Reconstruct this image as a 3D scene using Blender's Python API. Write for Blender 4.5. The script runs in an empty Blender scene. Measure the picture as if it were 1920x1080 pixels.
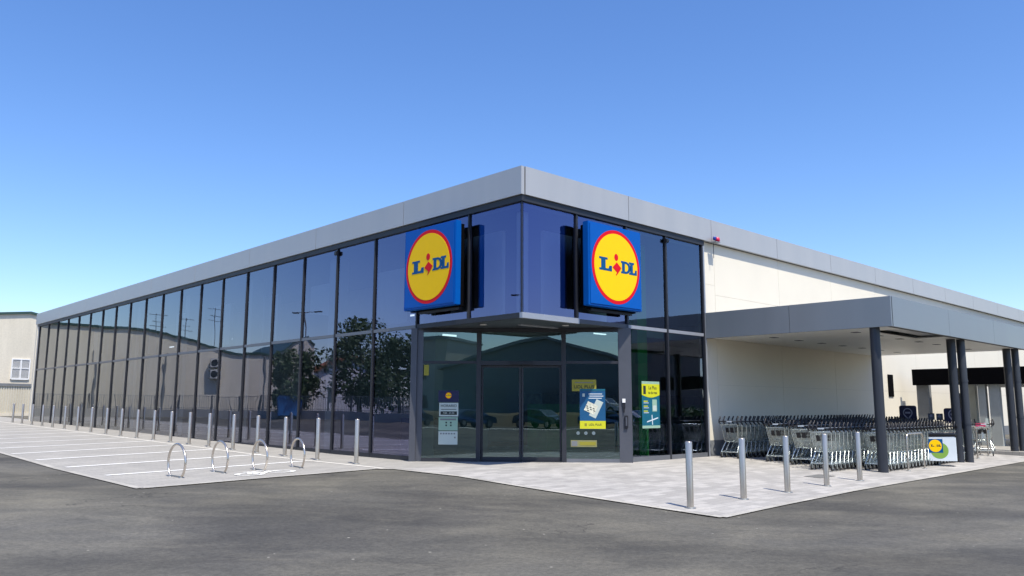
import bpy, bmesh, math, random
from mathutils import Vector, Matrix
R = math.radians
random.seed(7)
S = bpy.context.scene
COL = S.collection

# ---------------------------------------------------------------- camera
cd = bpy.data.cameras.new("camera"); cam = bpy.data.objects.new("camera", cd); COL.objects.link(cam)
S.camera = cam
CX, CY, CZ = -12.6126, -12.9742, 1.4552
YAW, PITCH, ROLL = R(46.5188), R(8.3758), R(0.2022)
Fh = Vector((math.cos(YAW), math.sin(YAW), 0)); Rh = Vector((math.sin(YAW), -math.cos(YAW), 0)); Uh = Vector((0, 0, 1))
F2 = Fh * math.cos(PITCH) + Uh * math.sin(PITCH); U2 = -Fh * math.sin(PITCH) + Uh * math.cos(PITCH)
R3 = Rh * math.cos(ROLL) + U2 * math.sin(ROLL); U3 = -Rh * math.sin(ROLL) + U2 * math.cos(ROLL)
M = Matrix((R3, U3, -F2)).transposed().to_4x4(); M.translation = (CX, CY, CZ)
cam.matrix_world = M
cd.sensor_width = 36; cd.lens = 1492.1 / 1920 * 36; cd.clip_start = 0.1; cd.clip_end = 3000

# ---------------------------------------------------------------- light
SUN_EL, SUN_AZ = R(62), R(195)          # azimuth clockwise from +Y
w = bpy.data.worlds.new("World"); S.world = w; w.use_nodes = True
nt = w.node_tree; nt.nodes.clear()
sky = nt.nodes.new("ShaderNodeTexSky"); sky.sky_type = 'NISHITA'; sky.sun_disc = False
sky.sun_elevation = SUN_EL; sky.sun_rotation = SUN_AZ; sky.altitude = 0
sky.air_density = 1.0; sky.dust_density = 0.6; sky.ozone_density = 3.2
bg = nt.nodes.new("ShaderNodeBackground"); bg.inputs[1].default_value = 0.15
wo = nt.nodes.new("ShaderNodeOutputWorld")
hs = nt.nodes.new("ShaderNodeHueSaturation"); hs.inputs['Saturation'].default_value = 1.2; hs.inputs['Hue'].default_value = 0.507
nt.links.new(sky.outputs[0], hs.inputs['Color']); ct = nt.nodes.new("ShaderNodeMix"); ct.data_type = 'RGBA'; ct.blend_type = 'MULTIPLY'; ct.inputs[0].default_value = 1
ct.inputs[7].default_value = (0.95, 0.955, 1.0, 1)
nt.links.new(hs.outputs[0], ct.inputs[6]); nt.links.new(ct.outputs[2], bg.inputs[0]); nt.links.new(bg.outputs[0], wo.inputs[0])
sl = bpy.data.lights.new("sun", 'SUN'); sl.energy = 4.1; sl.angle = R(0.5); sl.color = (1.0, 0.93, 0.80)
so = bpy.data.objects.new("sun", sl); COL.objects.link(so)
sd = Vector((math.sin(SUN_AZ) * math.cos(SUN_EL), math.cos(SUN_AZ) * math.cos(SUN_EL), math.sin(SUN_EL)))
so.rotation_euler = sd.to_track_quat('Z', 'Y').to_euler(); so.location = sd * 60
S.view_settings.view_transform = 'Standard'; S.view_settings.look = 'None'
S.view_settings.gamma = 1; S.view_settings.use_curve_mapping = False
S.view_settings.exposure = 0.54
S.cycles.max_bounces = 10; S.cycles.transparent_max_bounces = 16
S.cycles.caustics_reflective = False; S.cycles.caustics_refractive = False


def gz(x, y):      # the car park falls gently away from the building and rises towards its far end
    return -.2 * min(max(-y / 6, 0), 1) - .06 * min(max(-x / 8, 0), 1) + .011 * min(max(y - 8, 0), 47)


# ---------------------------------------------------------------- materials
def new_mat(name):
    m = bpy.data.materials.new(name); m.use_nodes = True
    t = m.node_tree; p = t.nodes["Principled BSDF"]
    return m, t, p


def N(t, kind, **kw):
    n = t.nodes.new(kind)
    for k, v in kw.items():
        if k.startswith('i_'): n.inputs[k[2:].replace('_', ' ')].default_value = v
        else: setattr(n, k, v)
    return n


def coords(t, scale=(1, 1, 1), rot=(0, 0, 0)):
    c = N(t, "ShaderNodeTexCoord"); mp = N(t, "ShaderNodeMapping")
    mp.inputs['Scale'].default_value = scale; mp.inputs['Rotation'].default_value = rot
    t.links.new(c.outputs['Object'], mp.inputs['Vector'])
    return mp.outputs[0]


def ramp(t, fac, stops):
    r = N(t, "ShaderNodeValToRGB")
    el = r.color_ramp.elements
    while len(el) < len(stops): el.new(0.5)
    for e, (p, c) in zip(el, stops):
        e.position = p; e.color = (*c, 1) if len(c) == 3 else c
    t.links.new(fac, r.inputs[0])
    return r.outputs[0]


def mixc(t, a, b, fac, mode='MIX'):
    n = N(t, "ShaderNodeMix", data_type='RGBA', blend_type=mode)
    for sock, v in ((n.inputs[0], fac), (n.inputs[6], a), (n.inputs[7], b)):
        if hasattr(v, 'links'): t.links.new(v, sock)
        elif isinstance(v, (int, float)): sock.default_value = v
        else: sock.default_value = (*v, 1)
    return n.outputs[2]


def noise(t, vec, scale, detail=4, rough=.55, dist=0):
    n = N(t, "ShaderNodeTexNoise"); n.inputs['Scale'].default_value = scale
    n.inputs['Detail'].default_value = detail; n.inputs['Roughness'].default_value = rough
    n.inputs['Distortion'].default_value = dist
    t.links.new(vec, n.inputs['Vector'])
    return n.outputs[0]


def bump(t, p, h, strength, dist=.01):
    b = N(t, "ShaderNodeBump"); b.inputs['Strength'].default_value = strength; b.inputs['Distance'].default_value = dist
    t.links.new(h, b.inputs['Height']); t.links.new(b.outputs[0], p.inputs['Normal'])


def plain(name, col, rough=.5, metal=0, var=.12, vscale=3, bmp=0, bscale=40, coat=0, stretch=(1, 1, 1)):
    m, t, p = new_mat(name)
    v = coords(t, stretch)
    n = noise(t, v, vscale, 5)
    c = ramp(t, n, [(.25, tuple(k * (1 - var) for k in col)), (.75, tuple(min(1, k * (1 + var)) for k in col))])
    t.links.new(c, p.inputs['Base Color'])
    p.inputs['Metallic'].default_value = metal
    rr = ramp(t, n, [(.2, (max(0, rough - .06),) * 3), (.8, (min(1, rough + .06),) * 3)])
    t.links.new(rr, p.inputs['Roughness'])
    if coat: p.inputs['Coat Weight'].default_value = coat
    if bmp: bump(t, p, noise(t, v, bscale, 3), bmp)
    return m


def asphalt_mat():
    m, t, p = new_mat("asphalt")
    v = coords(t); vs = coords(t, (1, 1, 1), (0, 0, R(43.5)))
    st = N(t, "ShaderNodeMapping"); st.inputs['Scale'].default_value = (.58, 1.0, 1); t.links.new(vs, st.inputs[0]); vs = st.outputs[0]
    big = noise(t, v, .16, 4, .6, .6); mid = noise(t, vs, 1.15, 10, .68, .3); fine = noise(t, v, 75, 3, .7)
    c = ramp(t, mid, [(.3, (.080, .080, .079)), (.5, (.108, .1065, .102)), (.70, (.142, .138, .128))])
    b = ramp(t, big, [(.35, (.84, .84, .85)), (.65, (1.13, 1.10, 1.0))])
    c = mixc(t, c, b, 1.0, 'MULTIPLY')
    c = mixc(t, c, ramp(t, noise(t, vs, .33, 5, .55, .5), [(.36, (.64, .64, .65)), (.62, (1.22, 1.21, 1.17))]), 1, 'MULTIPLY')
    # pale dusty patches
    st1 = ramp(t, noise(t, vs, 1.6, 9, .66, .25), [(.55, (0, 0, 0)), (.80, (.55, .55, .55))])
    c = mixc(t, c, (.165, .156, .132), st1)
    # stone grain at two sizes
    sp = ramp(t, fine, [(.3, (.74, .74, .74)), (.7, (1.28, 1.28, 1.28))])
    c = mixc(t, c, sp, .9, 'MULTIPLY')
    c = mixc(t, c, ramp(t, noise(t, v, 16, 4, .7), [(.32, (.78, .78, .78)), (.68, (1.2, 1.2, 1.18))]), 1, 'MULTIPLY')
    # fine cracks, only here and there
    vc = N(t, "ShaderNodeTexVoronoi", feature='DISTANCE_TO_EDGE'); vc.inputs['Scale'].default_value = .34
    vw = N(t, "ShaderNodeVectorMath", operation='ADD'); nz = N(t, "ShaderNodeTexNoise"); nz.inputs['Scale'].default_value = 1.7; nz.inputs['Detail'].default_value = 4
    t.links.new(v, nz.inputs['Vector']); t.links.new(v, vw.inputs[0]); t.links.new(nz.outputs['Color'], vw.inputs[1]); t.links.new(vw.outputs[0], vc.inputs['Vector'])
    ck = ramp(t, vc.outputs['Distance'], [(.0, (1, 1, 1)), (.006, (0, 0, 0))])
    ck = mixc(t, ck, ramp(t, noise(t, v, .3, 2), [(.52, (0, 0, 0)), (.6, (.8, .8, .8))]), 1, 'MULTIPLY')
    c = mixc(t, c, (.035, .034, .033), ck)
    c = mixc(t, c, (1.0, .985, .945), 1, 'MULTIPLY')
    vor = N(t, "ShaderNodeTexVoronoi"); vor.inputs['Scale'].default_value = 2.3; t.links.new(v, vor.inputs['Vector'])
    sp2 = ramp(t, vor.outputs['Distance'], [(.03, (1, 1, 1)), (.05, (0, 0, 0))])
    c = mixc(t, c, (.3, .29, .25), sp2)
    t.links.new(c, p.inputs['Base Color']); p.inputs['Roughness'].default_value = .88
    p.inputs['Specular IOR Level'].default_value = .3
    bump(t, p, fine, .5, .006)
    return m


def paver_mat(name, base, w_, h_, var, mortar, patch=.12):
    m, t, p = new_mat(name)
    v = coords(t)
    br = N(t, "ShaderNodeTexBrick"); br.offset = .5
    br.inputs['Color1'].default_value = (*[k * (1 - var) for k in base], 1)
    br.inputs['Color2'].default_value = (*[min(1, k * (1 + var)) for k in base], 1)
    br.inputs['Mortar'].default_value = (*mortar, 1)
    br.inputs['Scale'].default_value = 1; br.inputs['Brick Width'].default_value = w_; br.inputs['Row Height'].default_value = h_
    br.inputs['Mortar Size'].default_value = .008; br.inputs['Mortar Smooth'].default_value = .3
    t.links.new(v, br.inputs['Vector'])
    n = noise(t, v, .7, 6, .65, .5); f = noise(t, v, 30, 3)
    c = mixc(t, br.outputs[0], ramp(t, n, [(.3, (1 - patch,) * 3), (.7, (1 + patch, 1 + patch * .95, 1 + patch * .85))]), 1, 'MULTIPLY')
    c = mixc(t, c, ramp(t, f, [(.3, (.9,) * 3), (.7, (1.08,) * 3)]), 1, 'MULTIPLY')
    t.links.new(c, p.inputs['Base Color']); p.inputs['Roughness'].default_value = .85
    bump(t, p, br.outputs['Fac'], -.25, .004)
    return m


def glass_mat(name, near, far, tint, ior=2.2, floor=.05, wave=.0022):
    """coated glazing: tinted see-through layer under a mirror coat whose tint fades to neutral at grazing angles"""
    m, t, _ = new_mat(name)
    t.nodes.remove(_)
    out = [n for n in t.nodes if n.type == 'OUTPUT_MATERIAL'][0]
    tr = N(t, "ShaderNodeBsdfTransparent"); tr.inputs[0].default_value = (*tint, 1)
    gl = N(t, "ShaderNodeBsdfGlossy"); gl.inputs['Roughness'].default_value = .0
    lw = N(t, "ShaderNodeLayerWeight"); lw.inputs[0].default_value = .5
    t.links.new(ramp(t, lw.outputs['Facing'], [(.25, near), (.72, far)]), gl.inputs['Color'])
    fr = N(t, "ShaderNodeFresnel"); fr.inputs[0].default_value = ior
    mu = N(t, "ShaderNodeMath", operation='ADD', use_clamp=True); mu.inputs[1].default_value = floor
    mx = N(t, "ShaderNodeMixShader")
    v = coords(t)
    b = N(t, "ShaderNodeBump"); b.inputs['Strength'].default_value = 1.0; b.inputs['Distance'].default_value = wave
    t.links.new(noise(t, v, .8, 1, .4), b.inputs['Height']); t.links.new(b.outputs[0], gl.inputs['Normal'])
    t.links.new(fr.outputs[0], mu.inputs[0]); t.links.new(mu.outputs[0], mx.inputs[0])
    t.links.new(tr.outputs[0], mx.inputs[1]); t.links.new(gl.outputs[0], mx.inputs[2]); t.links.new(mx.outputs[0], out.inputs[0])
    return m


def emit(name, col, s):
    m, t, p = new_mat(name); p.inputs['Emission Color'].default_value = (*col, 1); p.inputs['Emission Strength'].default_value = s
    p.inputs['Base Color'].default_value = (*col, 1)
    return m


def leaf_mat(name, c1, c2):
    m, t, p = new_mat(name)
    oi = noise(t, coords(t), 1.6, 4)
    t.links.new(ramp(t, oi, [(.3, c1), (.7, c2)]), p.inputs['Base Color']); p.inputs['Roughness'].default_value = .6
    return m


def streaked(name, col, dark=.78):
    m, t, p = new_mat(name)
    n = noise(t, coords(t, (1, 1, .12)), 1.1, 6, .6); f = noise(t, coords(t), 9, 4)
    c = ramp(t, n, [(.3, tuple(k * dark for k in col)), (.65, col)])
    c = mixc(t, c, ramp(t, f, [(.3, (.94,) * 3), (.7, (1.05,) * 3)]), 1, 'MULTIPLY')
    t.links.new(c, p.inputs['Base Color']); p.inputs['Roughness'].default_value = .85
    return m


MT = dict(
    asphalt=asphalt_mat(),
    pave=paver_mat("concrete_pavers", (.34, .328, .303), .4, .2, .08, (.235, .23, .215), .10),
    plaza=paver_mat("mottled_pavers", (.37, .357, .338), .40, .20, .16, (.26, .255, .245), .12),
    line=plain("road_paint", (.86, .86, .83), .7, var=.08, vscale=6),
    fascia=plain("silver_cladding", (.445, .445, .44), .42, .3, var=.055, vscale=1.3, stretch=(1, 1, .12)),
    cfascia=plain("blue_grey_cladding", (.235, .262, .285), .40, .3, var=.06, vscale=1.3, stretch=(1, 1, .12)),
    seam=plain("dark_joint", (.03, .032, .036), .6),
    white=plain("white_render", (.745, .695, .58), .75, var=.03, vscale=.7, bmp=.05, bscale=60),
    winger=plain("white_panel", (.88, .88, .865), .7, var=.02, vscale=.7),
    plinth=plain("grey_plinth", (.17, .18, .19), .8, var=.1),
    frame=plain("anthracite_frame", (.020, .022, .029), .5, .0, var=.1),
    frame2=plain("grey_post_paint", (.085, .09, .107), .42, .25, var=.06),
    transom=plain("grey_cover_cap", (.16, .17, .19), .42, .3, var=.08),
    capl=plain("light_metal_cap", (.34, .36, .40), .38, .3, var=.06),
    soffit=plain("soffit_planks", (.86, .85, .80), .45, .1, var=.04, vscale=.8),
    dsoffit=plain("dark_soffit", (.07, .085, .10), .35, .2, var=.1),
    black=plain("black_cladding", (.003, .003, .004), .95, var=.2),
    roof=plain("roof_membrane", (.3, .3, .3), .9),
    column=plain("column_paint", (.030, .034, .044), .42, .1, var=.08),
    pipe=plain("downpipe_paint", (.042, .047, .058), .4, .1, var=.08),
    steel=plain("brushed_steel", (.50, .455, .40), .30, .75, var=.08, vscale=5, stretch=(8, 8, .6)),
    tube=plain("polished_tube", (.60, .545, .48), .26, .85, var=.08),
    chrome=plain("zinc_wire", (.62, .68, .67), .28, .85, var=.1),
    plastic=plain("black_plastic", (.008, .008, .012), .45, var=.2),
    rubber=plain("rubber", (.02, .02, .02), .8),
    bag=plain("bin_bag", (.01, .01, .012), .22, var=.2, bmp=.6, bscale=14),
    blue=plain("sign_blue", (.0, .09, .40), .45, var=.03),
    yellow=plain("sign_yellow", (.95, .57, .0), .5, var=.02),
    red=plain("sign_red", (.66, .003, .012), .5, var=.03),
    lblue=plain("letter_blue", (.0, .075, .22), .4, var=.03),
    navy=plain("navy_board", (.005, .007, .05), .45, var=.08),
    icon=plain("icon_grey", (.30, .30, .40), .5, var=.05),
    placard=plain("grey_placard", (.10, .115, .15), .5),
    paper=plain("paper_white", (.46, .53, .49), .7, var=.03),
    pgreen=plain("paper_green", (.27, .42, .32), .7, var=.04),
    ink=plain("ink", (.012, .02, .02), .7),
    lime=plain("poster_lime", (.56, .56, .01), .55, var=.03),
    olive=plain("poster_ochre", (.27, .24, .02), .55, var=.04),
    pblue=plain("poster_blue", (.0, .075, .19), .55, var=.08),
    pteal=plain("poster_teal", (.0, .10, .16), .55, var=.08),
    green=plain("leaf_green", (.20, .36, .05), .5, var=.05),
    binw=plain("bin_white", (.62, .68, .72), .35, var=.04),
    pink=plain("pink_plastic", (.62, .06, .16), .5),
    beige=streaked("beige_render", (.70, .64, .52), .86),
    gtrim=plain("green_roof_edge", (.03, .07, .06), .5),
    corr=streaked("pale_corrugated", (.60, .56, .46), .88),
    concrete=streaked("concrete_wall", (.42, .41, .38), .8),
    pglass=plain("dark_pane", (.05, .06, .07), .15),
    pvc=plain("white_frame", (.8, .8, .79), .5, var=.03),
    bark=plain("bark", (.09, .065, .045), .9, var=.3, vscale=8),
    leaf=leaf_mat("dark_leaves", (.022, .045, .012), (.07, .11, .03)),
    leaf2=leaf_mat("hedge_leaves", (.018, .05, .012), (.05, .10, .025)),
    tile=plain("clay_tiles", (.30, .11, .05), .8, var=.3, vscale=8),
    hwhite=plain("house_white", (.72, .71, .68), .8, var=.05),
    ac=plain("ac_casing", (.55, .54, .50), .5),
    ifloor=plain("shop_floor", (.55, .58, .56), .25, var=.06),
    iwall=plain("shop_wall", (.55, .57, .56), .8, var=.04),
    iceil=plain("shop_ceiling", (.28, .30, .32), .8, var=.05),
    ilamp=emit("lamp_strip", (.9, .95, 1.0), 1.0),
    downlight=plain("lamp_lens", (.7, .7, .66), .4),
    glassL=glass_mat("blue_glazing", (.44, .45, .92), (.88, .91, .95), (.64, .72, .79), 2.4, .08, .0030),
    glassD=glass_mat("door_glazing", (.72, .95, .98), (.9, .95, .95), (.55, .74, .72), 2.0, .055, .0030),
    glassR=glass_mat("side_glazing", (.46, .54, .92), (.85, .92, .92), (.64, .90, .68), 2.2, .05, .0030),
    c_grey=plain("car_grey", (.12, .13, .14), .25, .5, coat=1), c_blue=plain("car_blue", (.02, .05, .13), .25, .4, coat=1),
    c_white=plain("car_white", (.75, .75, .75), .25, coat=1), c_red=plain("car_red", (.35, .02, .02), .25, .1, coat=1),
    skip=plain("blue_skip", (.01, .10, .30), .5, var=.15),
    redlamp=plain("red_lens", (.6, .01, .06), .3), bluelamp=plain("blue_lens", (.02, .05, .3), .3),
    steelg=plain("galvanised_grey", (.26, .28, .29), .5, .6),
)


for k_ in ('blue', 'yellow', 'red', 'lblue'): MT[k_].node_tree.nodes['Principled BSDF'].inputs['Specular IOR Level'].default_value = 0.18
MT['black'].node_tree.nodes['Principled BSDF'].inputs['Specular IOR Level'].default_value = 0.05

# ---------------------------------------------------------------- mesh helpers
class MB:
    def __init__(s): s.v = []; s.f = []; s.sm = []; s.mi = []; s.cur = 0
    def add(s, vs, fs, smooth=False):
        o = len(s.v); s.v += [tuple(p) for p in vs]
        for f in fs: s.f.append([o + i for i in f]); s.sm.append(smooth); s.mi.append(s.cur)
        return s
    def box(s, x0, x1, y0, y1, z0, z1):
        x0, x1 = min(x0, x1), max(x0, x1); y0, y1 = min(y0, y1), max(y0, y1); z0, z1 = min(z0, z1), max(z0, z1)
        return s.add([(x0, y0, z0), (x1, y0, z0), (x1, y1, z0), (x0, y1, z0), (x0, y0, z1), (x1, y0, z1), (x1, y1, z1), (x0, y1, z1)],
                     [(0, 3, 2, 1), (4, 5, 6, 7), (0, 1, 5, 4), (1, 2, 6, 5), (2, 3, 7, 6), (3, 0, 4, 7)])
    def tube(s, pts, r, seg=8, cap=True, r2=None, smooth=True):
        pts = [Vector(p) for p in pts]; n = len(pts); rings = []
        up = None
        for i, p in enumerate(pts):
            d = (pts[min(i + 1, n - 1)] - pts[max(i - 1, 0)]).normalized()
            if up is None:
                a = Vector((0, 0, 1)) if abs(d.z) < .9 else Vector((1, 0, 0))
                up = (a - d * a.dot(d)).normalized()
            else:
                up = (up - d * up.dot(d)); up = up.normalized() if up.length > 1e-6 else Vector((1, 0, 0))
            sd_ = d.cross(up); rr = r if r2 is None else r + (r2 - r) * i / (n - 1)
            rings.append([p + (up * math.cos(2 * math.pi * (k + .5) / seg) + sd_ * math.sin(2 * math.pi * (k + .5) / seg)) * rr for k in range(seg)])
        vs = [v for rg in rings for v in rg]; fs = []
        for i in range(n - 1):
            for k in range(seg):
                a = i * seg + k; b = i * seg + (k + 1) % seg
                fs.append((a, b, b + seg, a + seg))
        s.add(vs, fs, smooth)
        if cap:
            s.add(rings[0], [tuple(range(seg))[::-1]]); s.add(rings[-1], [tuple(range(seg))])
        return s
    def lathe(s, prof, c=(0, 0, 0), seg=20):
        vs = []; fs = []
        for r, z in prof:
            for k in range(seg):
                a = 2 * math.pi * k / seg; vs.append((c[0] + r * math.cos(a), c[1] + r * math.sin(a), c[2] + z))
        for i in range(len(prof) - 1):
            for k in range(seg):
                a = i * seg + k; b = i * seg + (k + 1) % seg; fs.append((a, b, b + seg, a + seg))
        s.add(vs, fs, True)
        s.add(vs[-seg:], [tuple(range(seg))]); s.add(vs[:seg], [tuple(range(seg))[::-1]])
        return s
    def prism(s, poly, fn, d0, d1):          # poly in (a,b); fn(a,b,d) -> xyz
        n = len(poly)
        vs = [fn(a, b, d0) for a, b in poly] + [fn(a, b, d1) for a, b in poly]
        return s.add(vs, [tuple(range(n))[::-1], tuple(range(n, 2 * n))] + [(i, (i + 1) % n, n + (i + 1) % n, n + i) for i in range(n)])
    def xf(s, fn): s.v = [tuple(fn(*p)) for p in s.v]; return s
    def build(s, name, mat, parent=None, fix=False, bevel=0):
        me = bpy.data.meshes.new(name); me.from_pydata(s.v, [], s.f)
        me.polygons.foreach_set('use_smooth', s.sm)
        mats = mat if isinstance(mat, (list, tuple)) else [mat]
        for k in mats: me.materials.append(k)
        if len(mats) > 1: me.polygons.foreach_set('material_index', s.mi)
        if fix or bevel:
            b = bmesh.new(); b.from_mesh(me)
            if bevel:
                bmesh.ops.bevel(b, geom=b.edges[:], offset=bevel, segments=2, affect='EDGES', clamp_overlap=True)
            bmesh.ops.recalc_face_normals(b, faces=b.faces[:]); b.to_mesh(me); b.free()
        me.update()
        o = bpy.data.objects.new(name, me); COL.objects.link(o)
        if parent: o.parent = parent
        return o


def tag(o, label=None, cat=None, group=None, kind=None):
    if label: o['label'] = label
    if cat: o['category'] = cat
    if group: o['group'] = group
    if kind: o['kind'] = kind
    return o


def thing(name, label, cat, loc=(0, 0, 0), rz=0, group=None):
    o = bpy.data.objects.new(name, None); COL.objects.link(o); o.location = loc; o.rotation_euler = (0, 0, rz)
    o.empty_display_size = .2
    return tag(o, label, cat, group)


def copy_tree(o, parent=None):
    c = o.copy(); COL.objects.link(c)
    if parent: c.parent = parent
    for ch in list(o.children): copy_tree(ch, c)
    return c


def text_obj(name, txt, size, mat, parent, mw, extrude=.001, squash=1):
    c = bpy.data.curves.new(name, 'FONT'); c.body = txt; c.size = size; c.align_x = 'CENTER'; c.align_y = 'CENTER'; c.extrude = extrude
    tmp = bpy.data.objects.new(name, c); COL.objects.link(tmp)
    me = bpy.data.meshes.new_from_object(tmp.evaluated_get(bpy.context.evaluated_depsgraph_get()))
    bpy.data.objects.remove(tmp); bpy.data.curves.remove(c)
    me.materials.clear(); me.materials.append(mat)
    me.transform(mw @ Matrix.Diagonal((squash, 1, 1, 1)))
    o = bpy.data.objects.new(name, me); COL.objects.link(o); o.parent = parent
    return o


# ---------------------------------------------------------------- ground
KX = [-300, -8, 0, 300]; KY = [-300, -6, 0, 8, 55, 400]


def sheet(name, poly, dz, mat, label=None):
    b = bmesh.new(); f = b.faces.new([b.verts.new((x, y, 0)) for x, y in poly])
    for k in KX:
        bmesh.ops.bisect_plane(b, geom=b.verts[:] + b.edges[:] + b.faces[:], plane_co=(k, 0, 0), plane_no=(1, 0, 0))
    for k in KY:
        bmesh.ops.bisect_plane(b, geom=b.verts[:] + b.edges[:] + b.faces[:], plane_co=(0, k, 0), plane_no=(0, 1, 0))
    bmesh.ops.triangulate(b, faces=b.faces[:])
    bmesh.ops.recalc_face_normals(b, faces=b.faces[:])
    for v in b.verts: v.co.z = gz(v.co.x, v.co.y) + dz
    for q in b.faces:
        if q.normal.z < 0: q.normal_flip()
    me = bpy.data.meshes.new(name); b.to_mesh(me); b.free(); me.materials.append(mat)
    o = bpy.data.objects.new(name, me); COL.objects.link(o)
    if label: o['label'] = label
    return o


tag(sheet("asphalt_ground", [(-260, -260), (260, -260), (260, 360), (-260, 360)], 0, MT['asphalt']), kind='structure')
tag(sheet("parking_pavement", [(-7.37, 2.23), (-4.55, 2.54), (-2.0, 2.74), (-1.72, 2.35), (.6, 2.35), (.6, 56), (-7.1, 56), (-7.12, 14)], .006, MT['pave']), kind='structure')
tag(sheet("entrance_plaza", [(-1.72, 2.35), (-1.83, -2.2), (-1.80, -6.2), (3.43, -5.92), (15.9, -5.75), (18.7, -5.75), (18.7, .3), (5, 1.2), (.6, 5), (.6, 2.35)], .010, MT['plaza']), kind='structure')
# painted parking lines and the pale strip along the bollards
mb = MB()
lines = [((-7.0, 5.40), (-1.9, 6.1)), ((-7.0, 8.30), (-1.6, 9.2)), ((-7.0, 11.05), (-1.6, 12.2)), ((-7.0, 13.80), (-1.6, 15.1))]
y = 13.80
while y < 48:
    y += 2.78; lines.append(((-7.0, y), (-1.6, y + 1.25)))


def strip(a, b, wd, dz):
    a = Vector((*a, 0)); b = Vector((*b, 0)); d = (b - a).normalized(); n_ = Vector((-d.y, d.x, 0)) * wd / 2
    n = max(1, int((b - a).length / 1))
    ks = sorted(set([i / n for i in range(n + 1)] + [(k - a.y) / (b.y - a.y) for k in (0, 8, 55) if abs(b.y - a.y) > 1e-6 and 0 < (k - a.y) / (b.y - a.y) < 1]))
    for k0, k1 in zip(ks, ks[1:]):
        P = a + (b - a) * k0; Q = a + (b - a) * k1
        mb.add([(q.x, q.y, gz(q.x, q.y) + dz) for q in (P + n_, P - n_, Q - n_, Q + n_)], [(0, 1, 2, 3)])


for a, b in lines: strip(a, b, .16, .014)
tag(mb.build("parking_lines", MT['line']), kind='structure')
mb = MB(); strip((-1.78, 2.75), (-1.66, 54), .13, .012)
tag(mb.build("kerb_strip", plain("pale_kerb", (.62, .60, .55), .8, var=.08)), kind='structure')
mb = MB()
edge = [(-7.12, 50), (-7.12, 14), (-7.37, 2.23), (-4.55, 2.54), (-2.0, 2.74), (-1.72, 2.35), (-1.83, -2.2), (-1.80, -6.2), (3.43, -5.92), (15.9, -5.75), (18.3, -5.75)]
for a, b in zip(edge, edge[1:]): strip(a, b, .14, .017)
tag(mb.build("kerb_edging", paver_mat("kerb_blocks", (.40, .385, .35), .5, .5, .12, (.2, .19, .17), .15)), kind='structure')
# bicycle symbol painted on the pavement
mb = MB()
def ringz(cx, cy, r0, r1, n=24):
    for k in range(n):
        a0 = 2 * math.pi * k / n; a1 = 2 * math.pi * (k + 1) / n
        pts = [(cx + r * math.cos(a), cy + r * math.sin(a)) for r, a in ((r0, a0), (r1, a0), (r1, a1), (r0, a1))]
        mb.add([(x, y_, gz(x, y_) + .018) for x, y_ in pts], [(0, 1, 2, 3)])
bx, by = -4.3, 3.55
ux, uy = .97, .22
def bl(a, b): strip((bx + ux * a[0] - uy * a[1], by + uy * a[0] + ux * a[1]), (bx + ux * b[0] - uy * b[1], by + uy * b[0] + ux * b[1]), .09, .018)
ringz(bx - .42 * ux, by - .42 * uy, .22, .32); ringz(bx + .42 * ux, by + .42 * uy, .22, .32)
for a, b in [((-.42, 0), (-.12, .42)), ((-.12, .42), (.3, .36)), ((-.12, .42), (.0, 0)), ((.0, 0), (.3, .36)), ((.42, 0), (.28, .55)), ((-.42, 0), (0, 0)), ((.2, .58), (.34, .52)), ((-.22, .48), (-.04, .46))]: bl(a, b)
tag(mb.build("bicycle_marking", MT['line']), kind='structure')
# dark drain cover in the plaza
mb = MB(); z = gz(5.2, -4.3) + .014
mb.add([(4.95, -4.5, z - .004), (5.75, -4.5, z - .004), (5.75, -4.1, z + .008), (4.95, -4.1, z + .008)], [(0, 1, 2, 3)])
tag(mb.build("drain_cover", plain("cast_cover", (.16, .16, .155), .7)), "dark grey rectangular cover set in the pale plaza pavers", "drain cover")

# ---------------------------------------------------------------- the shop
shop = thing("supermarket_building", "long flat-roofed glass fronted shop with silver fascia and white side wall", "building")
ZT, ZF, ZG, ZD = 7.04, 6.36, 6.21, 3.52
G0 = .12                      # glass plane inset from the fascia face
YL = 43.5; XR = 50.0; XG = 7.62
# fascia
def fascia(name, panels, horizontal):
    m = MB()
    m.cur = 0
    for a, b in panels:
        if horizontal == 'y': m.box(0, .10, a + .009, b - .009, ZF, ZT)
        else: m.box(a + .009, b - .009, 0, .10, ZF, ZT)
    m.cur = 1
    a, b = panels[0][0], panels[-1][1]
    if horizontal == 'y': m.box(.02, .30, a + .05, b - .02, ZF + .02, ZT - .02)
    else: m.box(a + .05, b - .02, .02, .30, ZF + .02, ZT - .02)
    return m.build(name, [MT['fascia'], MT['seam']], shop)
qs = [.012, 4.70, 9.45, 14.15] + [14.15 + 4.9 * i for i in range(1, 6)]; qs += [43.9]
fascia("fascia", list(zip(qs, qs[1:])), 'y')
rs = [.112] + [4.0 * i for i in range(1, 13)]
fascia("fascia", list(zip(rs, rs[1:])), 'x')
MB().box(.3, XR - 2, .3, YL, 6.45, 6.6).build("roof", MT['roof'], shop)
# fascia soffit strips / head frame
MB().box(.05, .26, .05, YL, ZG, ZF - .003).build("head_frame", MT['frame'], shop)
MB().box(.262, XG + .04, .05, .26, ZG, ZF - .003).build("head_frame", MT['frame'], shop)
# far end return wall
MB().box(.02, 40, YL, YL + .25, -.2, ZF - .004).build("wall", MT['white'], shop)
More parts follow.
